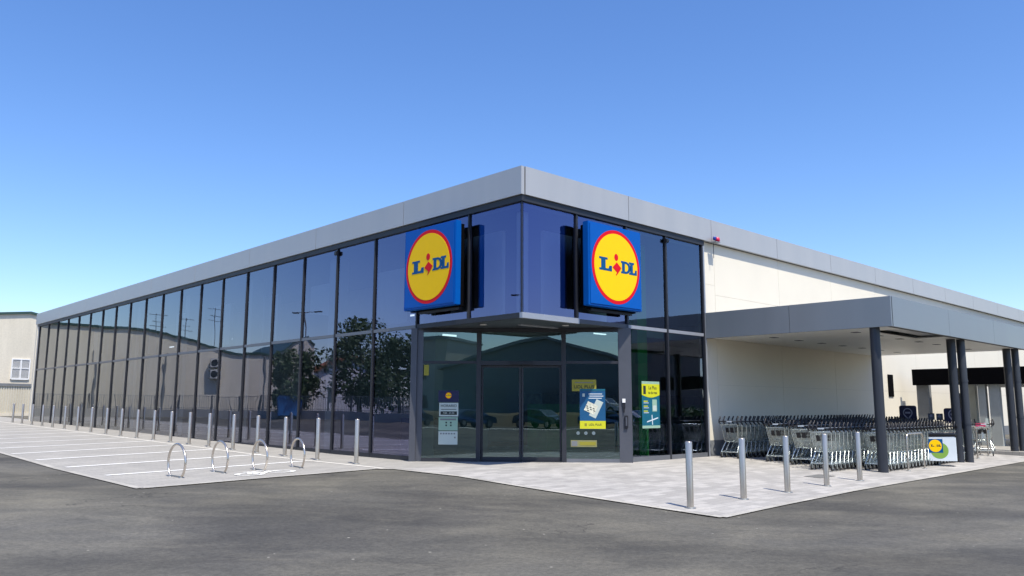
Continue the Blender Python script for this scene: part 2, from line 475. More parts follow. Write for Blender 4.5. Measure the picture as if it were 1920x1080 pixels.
# white side wall
m = MB(); m.cur = 0
xs = [XG + .05, 8.35] + [8.35 + 3.95 * i for i in range(1, 11)]
for a, b in zip(xs, xs[1:]):
    m.box(a + .006, b - .006, .16, .30, .46, 2.07 + (0 if a > 8 else 3)); 
    if a > 8: m.box(a + .006, b - .006, .16, .30, 2.078, 4.78); m.box(a + .006, b - .006, .16, .30, 4.788, ZF - .003)
    else: m.box(a + .006, b - .006, .16, .30, 5.078, ZF - .003)
m.cur = 1; m.box(XG + .06, XR - 2, .168, .29, .4, ZF - .01)
m.build("wall", [MT['white'], plain("panel_joint", (.60, .57, .48), .8)], shop)
MB().box(XG + .05, XR - 2, .155, .31, -.3, .457).build("plinth", MT['plinth'], shop)
MB().box(XG - .01, XG + .05, .06, .30, -.1, ZF - .003).build("corner_profile", MT['capl'], shop)

# --- curtain wall, long side (plane x = G0)
CHY, CHX = 4.1, 3.9
ym = [2.06 * i for i in range(2, 22)]; ym[0] = 4.12
def vpane(name, mat, axis, a0, a1, z0, z1, off=G0):
    tx = random.uniform(-.006, .006); tz = random.uniform(-.008, .008)
    m = MB(); P = []
    for a, z in ((a0, z0), (a1, z0), (a1, z1), (a0, z1)):
        d = off + tx * (a - a0 - (a1 - a0) / 2) * .6 + tz * (z - (z0 + z1) / 2) * .35
        P.append((d, a, z) if axis == 'x' else (a, d, z))
    if axis == 'y': P = P[::-1]
    m.add(P[::-1], [(0, 1, 2, 3)])
    return m.build(name, mat, shop)
ys = [0.03, 2.0] + ym
for i, (a, b) in enumerate(zip(ys, ys[1:])):
    vpane("window_pane", MT['glassL'], 'x', a + .03, b - .03, ZD + .05, ZG)
    if a >= 4: vpane("window_pane", MT['glassL'], 'x', a + .03, b - .03, .1, ZD - .05)
for i, yy in enumerate(ys[1:]):
    zb = .02 if yy > 3 else ZD + .055
    MB().box(G0 - .05, G0 + .09, yy - .024, yy + .024, zb, ZG - .003).build("mullion", MT['frame'], shop)
MB().box(G0 - .03, G0 + .07, CHY + .05, YL - .03, ZD - .045, ZD + .045).build("transom", MT['transom'], shop)
MB().box(G0 - .04, G0 + .10, CHY + .05, YL - .03, -.05, .12).build("sill", MT['frame'], shop)
MB().box(G0 - .06, G0 + .12, ys[-1] + .035, YL + .1, -.2, ZF - .006).build("corner_profile", MT['capl'], shop)
# --- curtain wall, short side (plane y = G0)
xs2 = [0.03, 2.0, 3.98, 5.76, XG - .03]
for a, b in zip(xs2, xs2[1:]):
    vpane("window_pane", MT['glassR'] if a > 3 else MT['glassL'], 'y', a + .03, b - .03, ZD + .05, ZG)
    if a > 3: vpane("window_pane", MT['glassR'], 'y', a + .06, b - .03, .13, ZD - .05)
for xx in xs2[1:]:
    MB().box(xx - .032, xx + .032, G0 - .05, G0 + .09, .02 if xx > 5 else ZD + .055, ZG - .003).build("mullion", MT['frame'], shop)
MB().box(4.02, XG - .06, G0 - .03, G0 + .07, ZD - .045, ZD + .045).build("transom", MT['capl'], shop)
MB().box(4.1, XG - .06, G0 - .04, G0 + .10, -.05, .13).build("sill", MT['transom'], shop)
# the glazed corner's own post and the bottom edge of the overhang
MB().box(.085, .115, .085, .115, ZD - .03, ZG - .003).build("mullion", MT['frame'], shop)
MB().box(.05, .13, .13, CHY - .05, ZD - .07, ZD + .05).build("overhang_edge", MT['frame'], shop)
MB().box(.05, 2.02, .03, .125, ZD - .075, ZD + .055).build("overhang_edge", MT['capl'], shop)
MB().box(2.021, CHX + .05, .05, .12, ZD - .06, ZD + .045).build("overhang_edge", MT['frame2'], shop)
m = MB(); m.prism([(.14, .14), (CHX + .02, .14), (CHX + .02, .5), (.5, CHY), (.14, CHY)], lambda a, b, d: (a, b, d), ZD - .05, ZD + .02)
m.build("entrance_soffit", MT['dsoffit'], shop, fix=True)
for p in ((.55, 1.95), (2.15, .62)):
    MB().lathe([(.085, 0), (.085, .02), (.06, .024)][::-1], (p[0], p[1], ZD - .076)).build("downlight", MT['downlight'], shop, fix=True)

# --- chamfered entrance: frame of reference along the chamfer
cu = Vector((CHX, -CHY, 0)).normalized(); cn = Vector((-CHY, -CHX, 0)).normalized()
def cp(s_, d, z): v = Vector((0, CHY, 0)) + cu * s_ + cn * d; return (v.x, v.y, z)
def cbox(m, s0, s1, d0, d1, z0, z1):
    m2 = MB().box(s0, s1, d0, d1, z0, z1); m2.xf(cp)
    m2.f = [f[::-1] for f in m2.f]; return m.add(m2.v, m2.f)
def cpane(name, s0, s1, z0, z1, parent, d=0):
    e = random.uniform(-.006, .006)
    return MB().add([cp(s0, d, z0), cp(s1, d + e, z0), cp(s1, d + e, z1), cp(s0, d, z1)], [(0, 1, 2, 3)]).build(name, MT['glassD'], parent)
LC = 5.66
m = MB(); cbox(m, -.06, .10, -.10, .06, -.02, ZD - .06); cbox(m, .10, .26, -.10, .0, -.02, ZD - .06); m.build("entrance_post", MT['frame2'], shop)
m = MB(); cbox(m, 5.38, 5.71, -.10, .05, -.02, ZD - .06); m.build("entrance_post", MT['frame2'], shop)
m = MB(); cbox(m, .26, 5.38, -.06, .04, 3.36, ZD - .06); m.build("entrance_head", MT['frame'], shop)
for s0, s1 in ((1.68, 1.80), (3.90, 4.02)):
    m = MB(); cbox(m, s0, s1, -.08, .06, 0, 3.36); m.build("mullion", MT['frame'], shop)
m = MB(); cbox(m, .26, 1.68, -.04, .03, 2.53, 2.60); cbox(m, 4.02, 5.38, -.04, .03, 2.53, 2.60); cbox(m, 1.80, 3.90, -.12, .07, 2.49, 2.60); m.build("transom", MT['frame'], shop)
m = MB(); cbox(m, .26, 1.68, -.05, .04, -.02, .10); m.build("sill", MT['frame'], shop)
m = MB(); cbox(m, 4.02, 5.38, -.05, .04, -.02, .10); m.build("sill", MT['transom'], shop)
m = MB(); cbox(m, 1.80, 3.90, -.12, .06, -.02, .03); m.build("threshold", MT['frame'], shop)
for s0, s1, z0, z1 in ((.26, 1.68, .1, 2.53), (.26, 1.68, 2.6, 3.36), (1.80, 3.90, 2.6, 3.36), (4.02, 5.38, .1, 2.53), (4.02, 5.38, 2.6, 3.36)):
    cpane("window_pane", s0, s1, z0, z1, shop)
for s0, s1 in ((1.81, 2.84), (2.86, 3.89)):
    m = MB(); D0, D1 = -.075, -.035
    cbox(m, s0, s0 + .045, D0, D1, .035, 2.485); cbox(m, s1 - .045, s1, D0, D1, .035, 2.485)
    cbox(m, s0 + .045, s1 - .045, D0, D1, 2.43, 2.485); cbox(m, s0 + .045, s1 - .045, D0, D1, .035, .13)
    dr = m.build("sliding_door", MT['frame'], shop)
    cpane("glass", s0 + .045, s1 - .045, .13, 2.43, dr, -.055)
m = MB(); cbox(m, 2.55, 3.15, .07, .12, 2.50, 2.58); m.build("door_sensor", MT['plastic'], shop, bevel=.01)
# dark motion sensor on the long side head frame
MB().box(G0 - .12, G0 - .04, 8.17, 8.31, 6.0, 6.13).build("sensor", MT['plastic'], shop, bevel=.015)
MB().box(5.69, 5.83, G0 - .12, G0 - .04, 6.03, 6.13).build("sensor", MT['plastic'], shop, bevel=.015)
# interior
m = MB(); m.prism([(.2, 4.35), (4.1, .3), (28, .3), (28, YL - .1), (.2, YL - .1)], lambda a, b, d: (a, b, d), -.12, .004); m.build("shop_floor", MT['ifloor'], shop, fix=True)
MB().box(.3, 28, .3, YL - .1, 6.16, 6.24).build("ceiling", MT['iceil'], shop)
MB().box(.32, 28, 10.5, 10.7, .01, 4.4).build("inner_wall", MT['iwall'], shop)
MB().box(5.2, 5.4, 10.8, YL - .2, .01, 6.15).build("inner_wall", MT['iwall'], shop)
MB().box(27.8, 28, .35, YL - .2, .01, 6.15).build("inner_wall", MT['iwall'], shop)
for (x, y) in ((1.0, 9.6), (1.0, 15.6), (1.0, 21.6), (1.0, 27.6), (1.0, 33.6), (5.9, 1.3), (1.5, 5.6)):
    MB().box(x - .22, x + .22, y - .22, y + .22, .01, 6.15).build("inner_column", MT['hwhite'] if x < 2 else plain("green_column", (.04, .36, .09), .6), shop)
for k in range(5):
    MB().box(3.2, 3.26, 8.5 + 7 * k, 9.0 + 7 * k, 4.4, 4.45).build("strip_light", MT['ilamp'], shop)
for x_, y in ((4.9, 2.0), (2.2, 5.6)): MB().box(x_, x_ + .5, y, y + .06, 3.5, 3.55).build("strip_light", MT['ilamp'], shop)
MB().box(6.5, 16, 5.5, 6.4, .01, 1.5).build("shelving", plain("shelf_green", (.06, .22, .07), .6, var=.4, vscale=2), shop)
MB().box(9, 22, 8.2, 9.2, .01, 1.9).build("shelving", plain("shelf_mixed", (.12, .13, .10), .6, var=.7, vscale=5), shop)
pw = plain("gallery_white", (.80, .81, .82), .8, var=.03)
MB().box(1.15, 1.25, 1.9, 4.0, 3.7, 5.95).build("inner_wall", pw, shop); MB().box(1.9, 4.4, 1.15, 1.25, 3.7, 5.95).build("inner_wall", pw, shop)
MB().box(.62, .82, .62, .82, 3.6, 6.15).build("inner_column", pw, shop)
MB().box(1.26, 26, 1.3, 1.42, 3.45, 3.7).build("inner_beam", MT['iceil'], shop)
for k in range(8): MB().box(1.5, 1.62, 6.5 + 4.12 * k, 8.2 + 4.12 * k, 3.9, 5.6).build("inner_wall", pw, shop)
MB().box(3.6, 4.9, 6.6, 9.6, .01, 1.0).build("counter", plain("counter_grey", (.2, .2, .21), .5), shop)

# ---------------------------------------------------------------- roof signs on the glass corner
def L_poly(w_, h): # slab serif L, origin bottom left
    return [(0, 0), (w_, 0), (w_, .42 * h), (w_ * .80, .42 * h), (w_ * .72, .18 * h), (w_ * .50, .18 * h), (w_ * .50, .84 * h), (w_ * .66, .84 * h), (w_ * .66, h), (0, h), (0, .84 * h), (w_ * .15, .84 * h), (w_ * .15, .16 * h), (0, .16 * h)]
def logo(fn, parent, s, d, e, mats, pre=''):
    """disc, ring and letters; fn(a, b, depth) places emblem coordinates; s = side length"""
    n = 56
    cyc = lambda r: [(r * s * math.cos(2 * math.pi * k / n), r * s * math.sin(2 * math.pi * k / n)) for k in range(n)]
    MB().prism(cyc(.450), fn, d, d + e).build("red_ring", mats[1], parent, fix=True)
    MB().prism(cyc(.408), fn, d + e, d + 2 * e).build("yellow_disc", mats[0], parent, fix=True)
    d2 = d + 2 * e; s0 = s; s = s * .96; sh = lambda P, a, b: [((x + a) * s, (y + b) * s) for x, y in P]
    MB().prism(sh(L_poly(.245, .165), -.335, -.065), fn, d2, d2 + e).build("letter_l", mats[2], parent, fix=True)
    MB().prism(sh(L_poly(.160, .160), .250, -.064), fn, d2, d2 + e).build("letter_l", mats[2], parent, fix=True)
    # D: outline with a counter, as a strip of quads
    o = []; i_ = []
    h = .158; wd = .195
    for k in range(17):
        a = -math.pi / 2 + math.pi * k / 16
        o.append((.085 + (wd - .085) * math.cos(a), h / 2 + h / 2 * math.sin(a)))
        i_.append((.098 + (wd - .085 - .062) * math.cos(a), h / 2 + (h / 2 - .030) * math.sin(a)))
    o = [(0, 0)] + o + [(0, h), (0, h - .024), (.022, h - .024), (.022, .024), (0, .024)]
    m = MB()
    bowl_o = [(.078, 0)] + o[1:18] + [(.078, h)]; bowl_i = [(.078, .030)] + i_ + [(.078, h - .030)]
    for k in range(len(bowl_o) - 1):
        q = sh([bowl_o[k], bowl_o[k + 1], bowl_i[k + 1], bowl_i[k]], .088, -.064)
        m.prism(q, fn, d2, d2 + e)
    m.prism(sh([(0, 0), (.078, 0), (.078, h), (0, h), (0, h - .024), (.020, h - .024), (.020, .024), (0, .024)], .088, -.064), fn, d2, d2 + e)
    m.build("letter_d", mats[2], parent, fix=True)
    m = MB().prism([(.0 * s + .038 * s * math.cos(2 * math.pi * k / 24) + -.004 * s, .125 * s + .044 * s * math.sin(2 * math.pi * k / 24)) for k in range(24)], fn, d2, d2 + e)
    m.prism(sh([(.0, .062), (.088, -.002), (.056, -.040), (-.012, -.108), (-.020, -.100), (.002, -.066), (-.082, -.008)], .004, 0), fn, d2 + .5 * e, d2 + 1.5 * e)
    m.build("letter_i", mats[1], parent, fix=True)


def roof_sign(name, fn, label, s):
    t = thing(name, label, "shop sign", fn(0, -s / 2, 0))
    inv = Matrix.Translation(Vector(t.location)).inverted()
    loc = lambda a, b, d: tuple(Vector(fn(a, b, d)) - Vector(t.location))
    h = s / 2
    MB().prism([(-h + .05, -h - .03), (h - .02, -h - .03), (h - .02, h - .07), (-h + .05, h - .07)], loc, .0, .118).build("black_housing", MT['black'], t, fix=True, bevel=.01)
    MB().prism([(-h, -h), (h, -h), (h, h), (-h, h)], loc, .12, .30).build("sign_box", MT['blue'], t, fix=True, bevel=.012)
    q = h - .05
    MB().prism([(-q, -q), (q, -q), (q, q), (-q, q)], loc, .301, .318).build("sign_face", MT['blue'], t, fix=True, bevel=.006)
    m = MB()
    m.prism([(-h + .35, -h - .09), (h - .12, -h - .09), (h - .12, -h - .004), (-h + .35, -h - .004)], loc, -.02, .07)
    m.prism([(-h + .35, -h + .2), (-h + .47, -h + .2), (-h + .47, h - .1), (-h + .35, h - .1)], loc, -.02, .078)
    m.prism([(h - .47, -h + .2), (h - .35, -h + .2), (h - .35, h - .1), (h - .47, h - .1)], loc, -.02, .078)
    m.build("mounting_bracket", MT['plastic'], t, fix=True)
    logo(loc, t, s, .318, .004, (MT['yellow'], MT['red'], MT['lblue']))
    return t
# left sign: horizontal emblem axis runs from far (+y) to near (-y) as seen from the street
roof_sign("shop_sign", lambda a, b, d: (.0 - d - .06, 3.03 - a, 4.95 + b), "blue square shop sign with yellow disc over the long glass side, left of the corner", 2.12)
roof_sign("shop_sign", lambda a, b, d: (2.97 + a, .0 - d - .06, 4.92 + b), "blue square shop sign with yellow disc over the short side, right of the corner", 2.10)

# ---------------------------------------------------------------- notices on the glass
def cfn(a, b, d): return cp(a, d, b)
def rfn(a, b, d): return (a, G0 - d, b)
def rect(a0, b0, a1, b1): return [(a0, b0), (a1, b0), (a1, b1), (a0, b1)]
def poster(name, label, cat, fn, a0, b0, a1, b1, mat):
    return tag(MB().prism(rect(a0, b0, a1, b1), fn, .012, .016).build(name, mat, fix=True), label, cat)
def bit(name, mat, par, fn, a0, b0, a1, b1, e=.004, d=.016):
    return MB().prism(rect(a0, b0, a1, b1), fn, d, d + e).build(name, mat, par, fix=True)
def label_text(par, txt, size, mat, fn, a, b, d=.022, name="lettering", rot=0, squash=1):
    o = Vector(fn(a, b, d)); ex = (Vector(fn(a + 1, b, d)) - o); ez = Vector((0, 0, 1)); nn = ex.cross(ez)
    mw = Matrix.Translation(o) @ Matrix((ex, ez, nn)).transposed().to_4x4() @ Matrix.Rotation(rot, 4, 'Z')
    return text_obj(name, txt, size, mat, par, mw, .001, squash)
def mini_logo(par, fn, a, b, s, d=.016):
    f = lambda x, y, dd: fn(a + x, b + y, dd)
    logo(f, par, s, d, .0015, (MT['yellow'], MT['red'], MT['lblue']))

P = poster("logo_notice", "navy notice with a small yellow disc above the opening hours boards", "notice", cfn, .68, 1.53, 1.22, 1.83, MT['navy'])
mini_logo(P, cfn, .95, 1.70, .18)
P = poster("hours_board", "white opening hours board on the left door glass, topmost of three", "notice", cfn, .71, 1.16, 1.21, 1.51, MT['paper'])
label_text(P, "HORARIO", .095, MT['ink'], cfn, .96, 1.43)
bit("text_lines", MT['ink'], P, cfn, .76, 1.335, 1.16, 1.35); bit("text_band", MT['ink'], P, cfn, .745, 1.20, 1.175, 1.29)
label_text(P, "9:00 - 21:30", .06, MT['paper'], cfn, .96, 1.245, .0225)
P = poster("hours_board", "pale green notice board with four small icons, middle of the three", "notice", cfn, .70, .80, 1.20, 1.14, MT['pgreen'])
bit("text_band", MT['plinth'], P, cfn, .74, 1.06, 1.16, 1.105)
for a in (.88, 1.0): 
    for b in (.91, .98): bit("icon", MT['ink'], P, cfn, a, b, a + .04, b + .04)
P = poster("hours_board", "pale notice board with a row of small pictograms, lowest of three", "notice", cfn, .70, .44, 1.20, .78, MT['paper'])
for k in range(6): bit("icon", MT['plinth'], P, cfn, .745 + .07 * k, .70, .785 + .07 * k, .735)
bit("icon", MT['plinth'], P, cfn, 1.11, .60, 1.15, .64)
P = poster("warning_sticker", "small yellow sticker high on the left entrance glass", "sticker", cfn, .29, 2.22, .42, 2.50, MT['olive'])
P = poster("banner_poster", "ochre banner with dark capitals above the blue offer poster", "poster", cfn, 4.17, 1.82, 4.80, 2.12, MT['olive'])
label_text(P, "LIDL PLUS", .12, MT['ink'], cfn, 4.485, 1.93); bit("text_lines", MT['plinth'], P, cfn, 4.25, 2.03, 4.72, 2.05)
P = poster("offer_poster", "blue offer poster with phone coupon and yellow foot on the right entrance glass", "poster", cfn, 4.37, .85, 5.03, 1.88, MT['pblue'])
bit("yellow_foot", MT['lime'], P, cfn, 4.37, .86, 5.03, 1.06)
label_text(P, "LIDL PLUS", .075, MT['ink'], cfn, 4.76, .965, .0225); bit("icon", MT['olive'], P, cfn, 4.49, .93, 4.55, 1.0, .002, .0205)
bit("top_edge", MT['pteal'], P, cfn, 4.37, 1.83, 5.03, 1.88)
for k, (a0, a1) in enumerate(((4.6, 4.95), (4.62, 4.98), (4.60, 4.94))): bit("text_lines", MT['binw'], P, cfn, a0, 1.74 - .055 * k, a1, 1.76 - .055 * k)
bit("icon", MT['paper'], P, cfn, 4.44, 1.68, 4.50, 1.76)
def rotrect(cx_, cz_, w_, h_, ang):
    c, s_ = math.cos(ang), math.sin(ang)
    return [(cx_ + x * c - y * s_, cz_ + x * s_ + y * c) for x, y in ((-w_ / 2, -h_ / 2), (w_ / 2, -h_ / 2), (w_ / 2, h_ / 2), (-w_ / 2, h_ / 2))]
MB().prism(rotrect(4.79, 1.37, .19, .46, R(-26)), cfn, .016, .019).build("phone_picture", MT['paper'], P, fix=True)
MB().prism(rotrect(4.66, 1.39, .29, .25, R(-26)), cfn, .0195, .022).build("coupon_picture", plain("coupon", (.62, .62, .5), .6, var=.3, vscale=18), P, fix=True)
m = MB()
for q in range(7):
    m.prism(rotrect(4.56 + .085 * (q % 3) + .01 * (q // 3), 1.44 - .055 * (q // 3) - .035 * (q % 3), .05, .022, R(-26)), cfn, .0225, .024)
m.build("coupon_print", MT['ink'], P, fix=True)
P = poster("low_sticker", "faint ochre strip notice low on the right entrance glass", "notice", cfn, 4.13, .40, 4.80, .57, plain("dull_ochre", (.22, .22, .09), .6))
bit("icon_block", MT['plinth'], P, cfn, 4.15, .42, 4.30, .55); bit("text_lines", MT['olive'], P, cfn, 4.36, .44, 4.77, .53)
for k in range(3):
    m = MB().prism([(4.32 + .2 * k + .045 * math.cos(a * math.pi / 8), .75 + .045 * math.sin(a * math.pi / 8)) for a in range(16)], cfn, .012, .015)
    tag(m.build("round_sticker", plain("frosted", (.14, .19, .21), .6), fix=True), "round frosted sticker, %s of the three under the offer poster" % ("leftmost", "middle", "rightmost")[k], "sticker", "round stickers on the door glass")
# poster in the first window right of the entrance
P = poster("window_poster", "tall poster with lime yellow head in the window right of the entrance", "poster", rfn, 4.55, .86, 5.33, 2.10, MT['pteal'])
bit("pale_strip", MT['pgreen'], P, rfn, 4.55, 2.03, 5.33, 2.10); bit("pale_strip", MT['pgreen'], P, rfn, 4.55, .86, 5.33, .93)
n = 12
MB().prism([(4.55, 2.03), (4.55, 1.74)] + [(4.55 + .78 * k / n, 1.74 - .07 * math.sin(math.pi * k / n)) for k in range(1, n)] + [(5.33, 1.74), (5.33, 2.03)], rfn, .0165, .020).build("yellow_head", MT['lime'], P, fix=True)
label_text(P, "La Plus", .13, MT['ink'], rfn, 5.02, 1.93, .023); label_text(P, "te da mas", .10, MT['ink'], rfn, 5.02, 1.80, .023)
MB().prism(rect(4.61, 1.76, 4.72, 1.98), rfn, .0205, .023).build("phone_icon", MT['ink'], P, fix=True)
for k in range(3): bit("text_lines", MT['lime'], P, rfn, 4.62, 1.56 - .13 * k, 4.80, 1.585 - .13 * k); bit("text_lines", MT['binw'], P, rfn, 4.62, 1.52 - .13 * k, 4.84, 1.535 - .13 * k)
bit("phone_picture", MT['pgreen'], P, rfn, 5.0, 1.30, 5.20, 1.62); bit("code_picture", MT['paper'], P, rfn, 5.02, 1.32, 5.18, 1.46, .002, .0205)
MB().prism(rotrect(5.0, 1.08, .5, .03, R(12)) , rfn, .0165, .019).build("trolley_picture", MT['binw'], P, fix=True)
MB().prism(rotrect(4.98, 1.08, .03, .26, R(4)) , rfn, .0195, .022).build("trolley_picture", MT['binw'], P, fix=True)
# intercom and handle on the entrance post
t = thing("intercom", "small black intercom with white button on the right entrance post", "intercom", cp(5.50, .05, 1.36))
def lb(o, s0, s1, d0, d1, z0, z1):
    m = MB(); cbox(m, s0, s1, d0, d1, z0, z1); m.xf(lambda x, y, z: (x - o.location.x, y - o.location.y, z - o.location.z)); return m
lb(t, 5.465, 5.535, .05, .085, 1.38, 1.62).build("body", MT['plastic'], t); lb(t, 5.46, 5.54, .0855, .10, 1.53, 1.63).build("button_plate", MT['pvc'], t); lb(t, 5.485, 5.515, .05, .10, 1.28, 1.379).build("reader", MT['plastic'], t)
t = thing("key_switch", "black long key box low on the right entrance post", "key box", cp(5.55, .05, .86))
lb(t, 5.51, 5.60, .05, .10, .90, 1.20).build("body", MT['plastic'], t); lb(t, 5.535, 5.575, .1005, .12, .94, 1.16).build("grip", MT['frame2'], t); lb(t, 5.50, 5.58, .05, .09, .86, .899).build("lower_cap", MT['plastic'], t)
# alarm beacon on the fascia
t = thing("alarm_beacon", "small red and blue alarm beacon under the silver fascia", "alarm beacon", (8.05, -.01, 6.36))
MB().lathe([(.02, 0), (.05, .02), (.055, .08), (.03, .12)], (-.03, -.1, .0), 14).xf(lambda x, y, z: (x - .02, y, z + .03)).build("blue_lens", MT['bluelamp'], t)
MB().lathe([(.03, 0), (.075, .02), (.075, .1), (.04, .15)], (.10, -.1, -.0), 14).build("red_lens", MT['redlamp'], t)
MB().box(-.09, .16, -.16, 0, -.03, -.002).build("bracket", MT['steelg'], t); MB().box(.0, .015, -.02, -.005, -.5, -.031).build("cable", MT['frame2'], t)

# ---------------------------------------------------------------- trolley canopy
can = thing("trolley_canopy", "flat grey canopy on dark columns sheltering the trolley rows", "canopy", (0, 0, 0))
CX0, CY0, CZ0, CZ1, CXE = 7.62, -5.25, 3.42, 4.17, 19.80
m = MB(); m.cur = 0
e = .006
for a, b in ((CY0 + .0, -2.57), (-2.57, .14)): m.box(CX0, CX0 + .06, a + e, b - e, CZ0, CZ1)
for a, b in ((CX0 + .09, 11.7), (11.7, 15.75), (15.75, CXE)): m.box(a + e, b - e, CY0 + .0, CY0 + .06, CZ0, CZ1)
m.cur = 1; m.box(CX0 + .015, CX0 + .2, CY0 + .02, .14, CZ0 + .01, CZ1 - .02); m.box(CX0 + .21, CXE, CY0 + .015, CY0 + .2, CZ0 + .01, CZ1 - .02)
m.build("fascia", [MT['cfascia'], MT['seam']], can)
MB().box(CX0 + .2, CXE, CY0 + .2, .14, CZ1 - .25, CZ1 - .1).build("roof", MT['roof'], can)
m = MB(); y = CY0 + .21
SLOT = (8.9, 12.4, -5.05, -4.30)
while y < .1:
    y1 = min(y + .298, .14)
    if y < -4.3:
        for a, b in ((CX0 + .21, 9.0), (12.3, CXE)): m.box(a, b, y, y1, CZ0 + .03, CZ0 + .05)
    else: m.box(CX0 + .21, CXE, y, y1, CZ0 + .03, CZ0 + .05)
    y += .306
m.build("soffit", MT['soffit'], can)
MB().box(9.0, 12.3, -5.03, -4.3, CZ0 + .10, CZ0 + .12).build("light_recess", MT['capl'], can)
for yy in (-1.35, -3.75):
    for k in range(7):
        MB().box(8.9 + 1.52 * k, 9.15 + 1.52 * k, yy - .09, yy + .09, CZ0 + .02, CZ0 + .029).build("soffit_light", MT['frame2'], can)
def col(x, y, r, name, mat, flange=False):
    g = gz(x, y) if x < 18 else -.03
    m = MB().lathe([(r, 0), (r, CZ0 + .03 - g)], (x, y, g), 24)
    if flange:
        for z in (1.1, 2.35): m.lathe([(r + .012, z), (r + .012, z + .06)], (x, y, g), 24)
    return m.build(name, mat, can)
col(7.82, -4.74, .122, "column", MT['column'])
col(13.25, -4.76, .122, "column", MT['column']); col(13.56, -4.93, .115, "downpipe", MT['pipe'], True)
col(18.75, -4.76, .122, "column", MT['column']); col(19.06, -4.93, .115, "downpipe", MT['pipe'], True)

# ---------------------------------------------------------------- loading bay along the side wall beyond the canopy
bay = thing("loading_bay", "black beam portal on grey pillars against the sunlit white wall", "loading bay")
MB().box(22.0, 22.16, -12, -.42, 2.32, 2.97).build("beam", MT['black'], bay)
MB().box(22.17, 30, -12, -1.5, 2.36, 2.9).build("roof_slab", plain("grey_soffit", (.34, .35, .35), .7), bay)
gp = plain("grey_pillar", (.36, .38, .37), .7)
for xa, xb, ya, yb, c in ((22.17, 22.5, -.95, -.50, 0), (22.17, 22.45, -3.02, -2.76, 1), (22.17, 22.45, -3.50, -3.14, 1), (24.6, 24.9, -1.95, -1.6, 1)):
    MB().box(xa, xb, ya, yb, -.15, 2.355 if yb < -1.5 else 2.97).build("pillar", gp if c else MT['plinth'], bay)
# dark fittings on the side wall
MB().box(20.95, 21.45, .12, .158, 1.85, 2.75).build("wall_vent", MT['black'], shop, bevel=.01)
MB().box(29.0, 29.9, .13, .158, .0, 2.1).build("service_door", MT['black'], shop)
b = MB()
for x in range(0, 12):
    b.box(18.3 + x, 19.3 + x - .004, -5.70, .14, -.4, -.03)
tag(b.build("kerb_platform", MT['pave']), kind='structure')
tag(sheet("kerb_pavement", [(18.7, .3), (18.7, -5.75), (19.0, -14), (30, -14), (30, .3)], .014, MT['pave']), kind='structure')

# ---------------------------------------------------------------- bollards
def bollard(h, r=.052):
    t = thing("steel_bollard", "", "bollard")
    MB().lathe([(r, .0), (r, h - .012), (r - .004, h - .003), (r - .016, h)], (0, 0, 0), 20).build("post", MT['steel'], t)
    MB().lathe([(r + .035, 0), (r + .035, .008), (r + .004, .012)], (0, 0, .004), 20).build("base_plate", MT['steelg'], t)
    return t
ordn = "nearest second third fourth fifth sixth seventh eighth ninth tenth eleventh twelfth thirteenth fourteenth fifteenth sixteenth seventeenth eighteenth nineteenth farthest".split()
b0 = bollard(1.06, .056)
rowR = [(-1.40, -5.36), (.27, -5.34), (1.91, -5.31), (3.63, -5.27), (5.32, -5.23)]
lr = ["brushed steel bollard closest to the camera, leftmost before the trolley shelter", "brushed steel bollard second from the left before the trolley shelter", "brushed steel bollard in the middle of the five before the trolleys", "brushed steel bollard fourth from the left, beside the dark drain cover", "brushed steel bollard nearest the first canopy column"]
for i, (x, y) in enumerate(rowR):
    o = b0 if i == 0 else copy_tree(b0); o.location = (x, y, gz(x, y) + .008)
    tag(o, lr[i], "bollard", "bollards in front of the trolley shelter")
bL = bollard(1.10, .054)
ys_ = [4.42, 6.32, 8.31, 10.04, 11.7, 13.55, 15.2, 16.9, 18.6, 20.4, 22.3, 24.2, 26.3, 28.4, 30.5, 32.6, 34.6, 36.7, 38.9, 41.1]
for i, y in enumerate(ys_):
    o = bL if i == 0 else copy_tree(bL); x = -1.36 - (.1 if i < 2 else 0); o.location = (x, y, gz(x, y) + .006)
    nm = {0: "steel bollard nearest the entrance in the row along the glass wall", 19: "steel bollard at the far end of the row along the glass wall"}.get(i, "steel bollard along the glass wall, %s counted from the entrance" % ordn[i])
    tag(o, nm, "bollard", "bollards along the glass wall")

# ---------------------------------------------------------------- bicycle hoops
hp = None
hoops = [(-6.05, 4.36, 3.70), (-4.95, 4.87, 4.02), (-4.08, 4.63, 4.0), (-3.07, 4.71, 4.16)]
hl = ["steel bicycle hoop at the left end, nearest the asphalt corner", "steel bicycle hoop second from the left on the pavement", "steel bicycle hoop third from the left, above the painted bicycle", "steel bicycle hoop at the right end, closest to the entrance"]
for i, (x, ya, yb) in enumerate(hoops):
    yc = (ya + yb) / 2
    if hp is None:
        hp = thing("bicycle_hoop", "", "bicycle stand"); pts = []
        for k in range(33):
            a = R(-52) + R(284) * k / 32
            pts.append((0, .40 * math.cos(a) * 1.05, .375 + .375 * math.sin(a) * 1.0))
        z0 = pts[0][2]; pts = [(p[0], p[1], (p[2] - z0) * 1.0) for p in pts]
        pts = [(0, pts[0][1] - .02, -.05)] + pts + [(0, pts[-1][1] + .02, -.05)]
        MB().tube(pts, .024, 12).build("hoop_tube", MT['tube'], hp)
        MB().box(-.012, .012, -.28, .28, .008, .03).build("ground_bar", MT['steelg'], hp)
        for q in (-.27, .27): MB().lathe([(.06, 0), (.06, .008), (.03, .012)], (0, q, 0), 16).build("foot_plate", MT['steelg'], hp)
        o = hp
    else: o = copy_tree(hp)
    o.location = (x, yc, gz(x, yc) + .006); o.rotation_euler = (0, 0, R(2 - 3 * i))
    tag(o, hl[i], "bicycle stand", "bicycle hoops on the pavement")

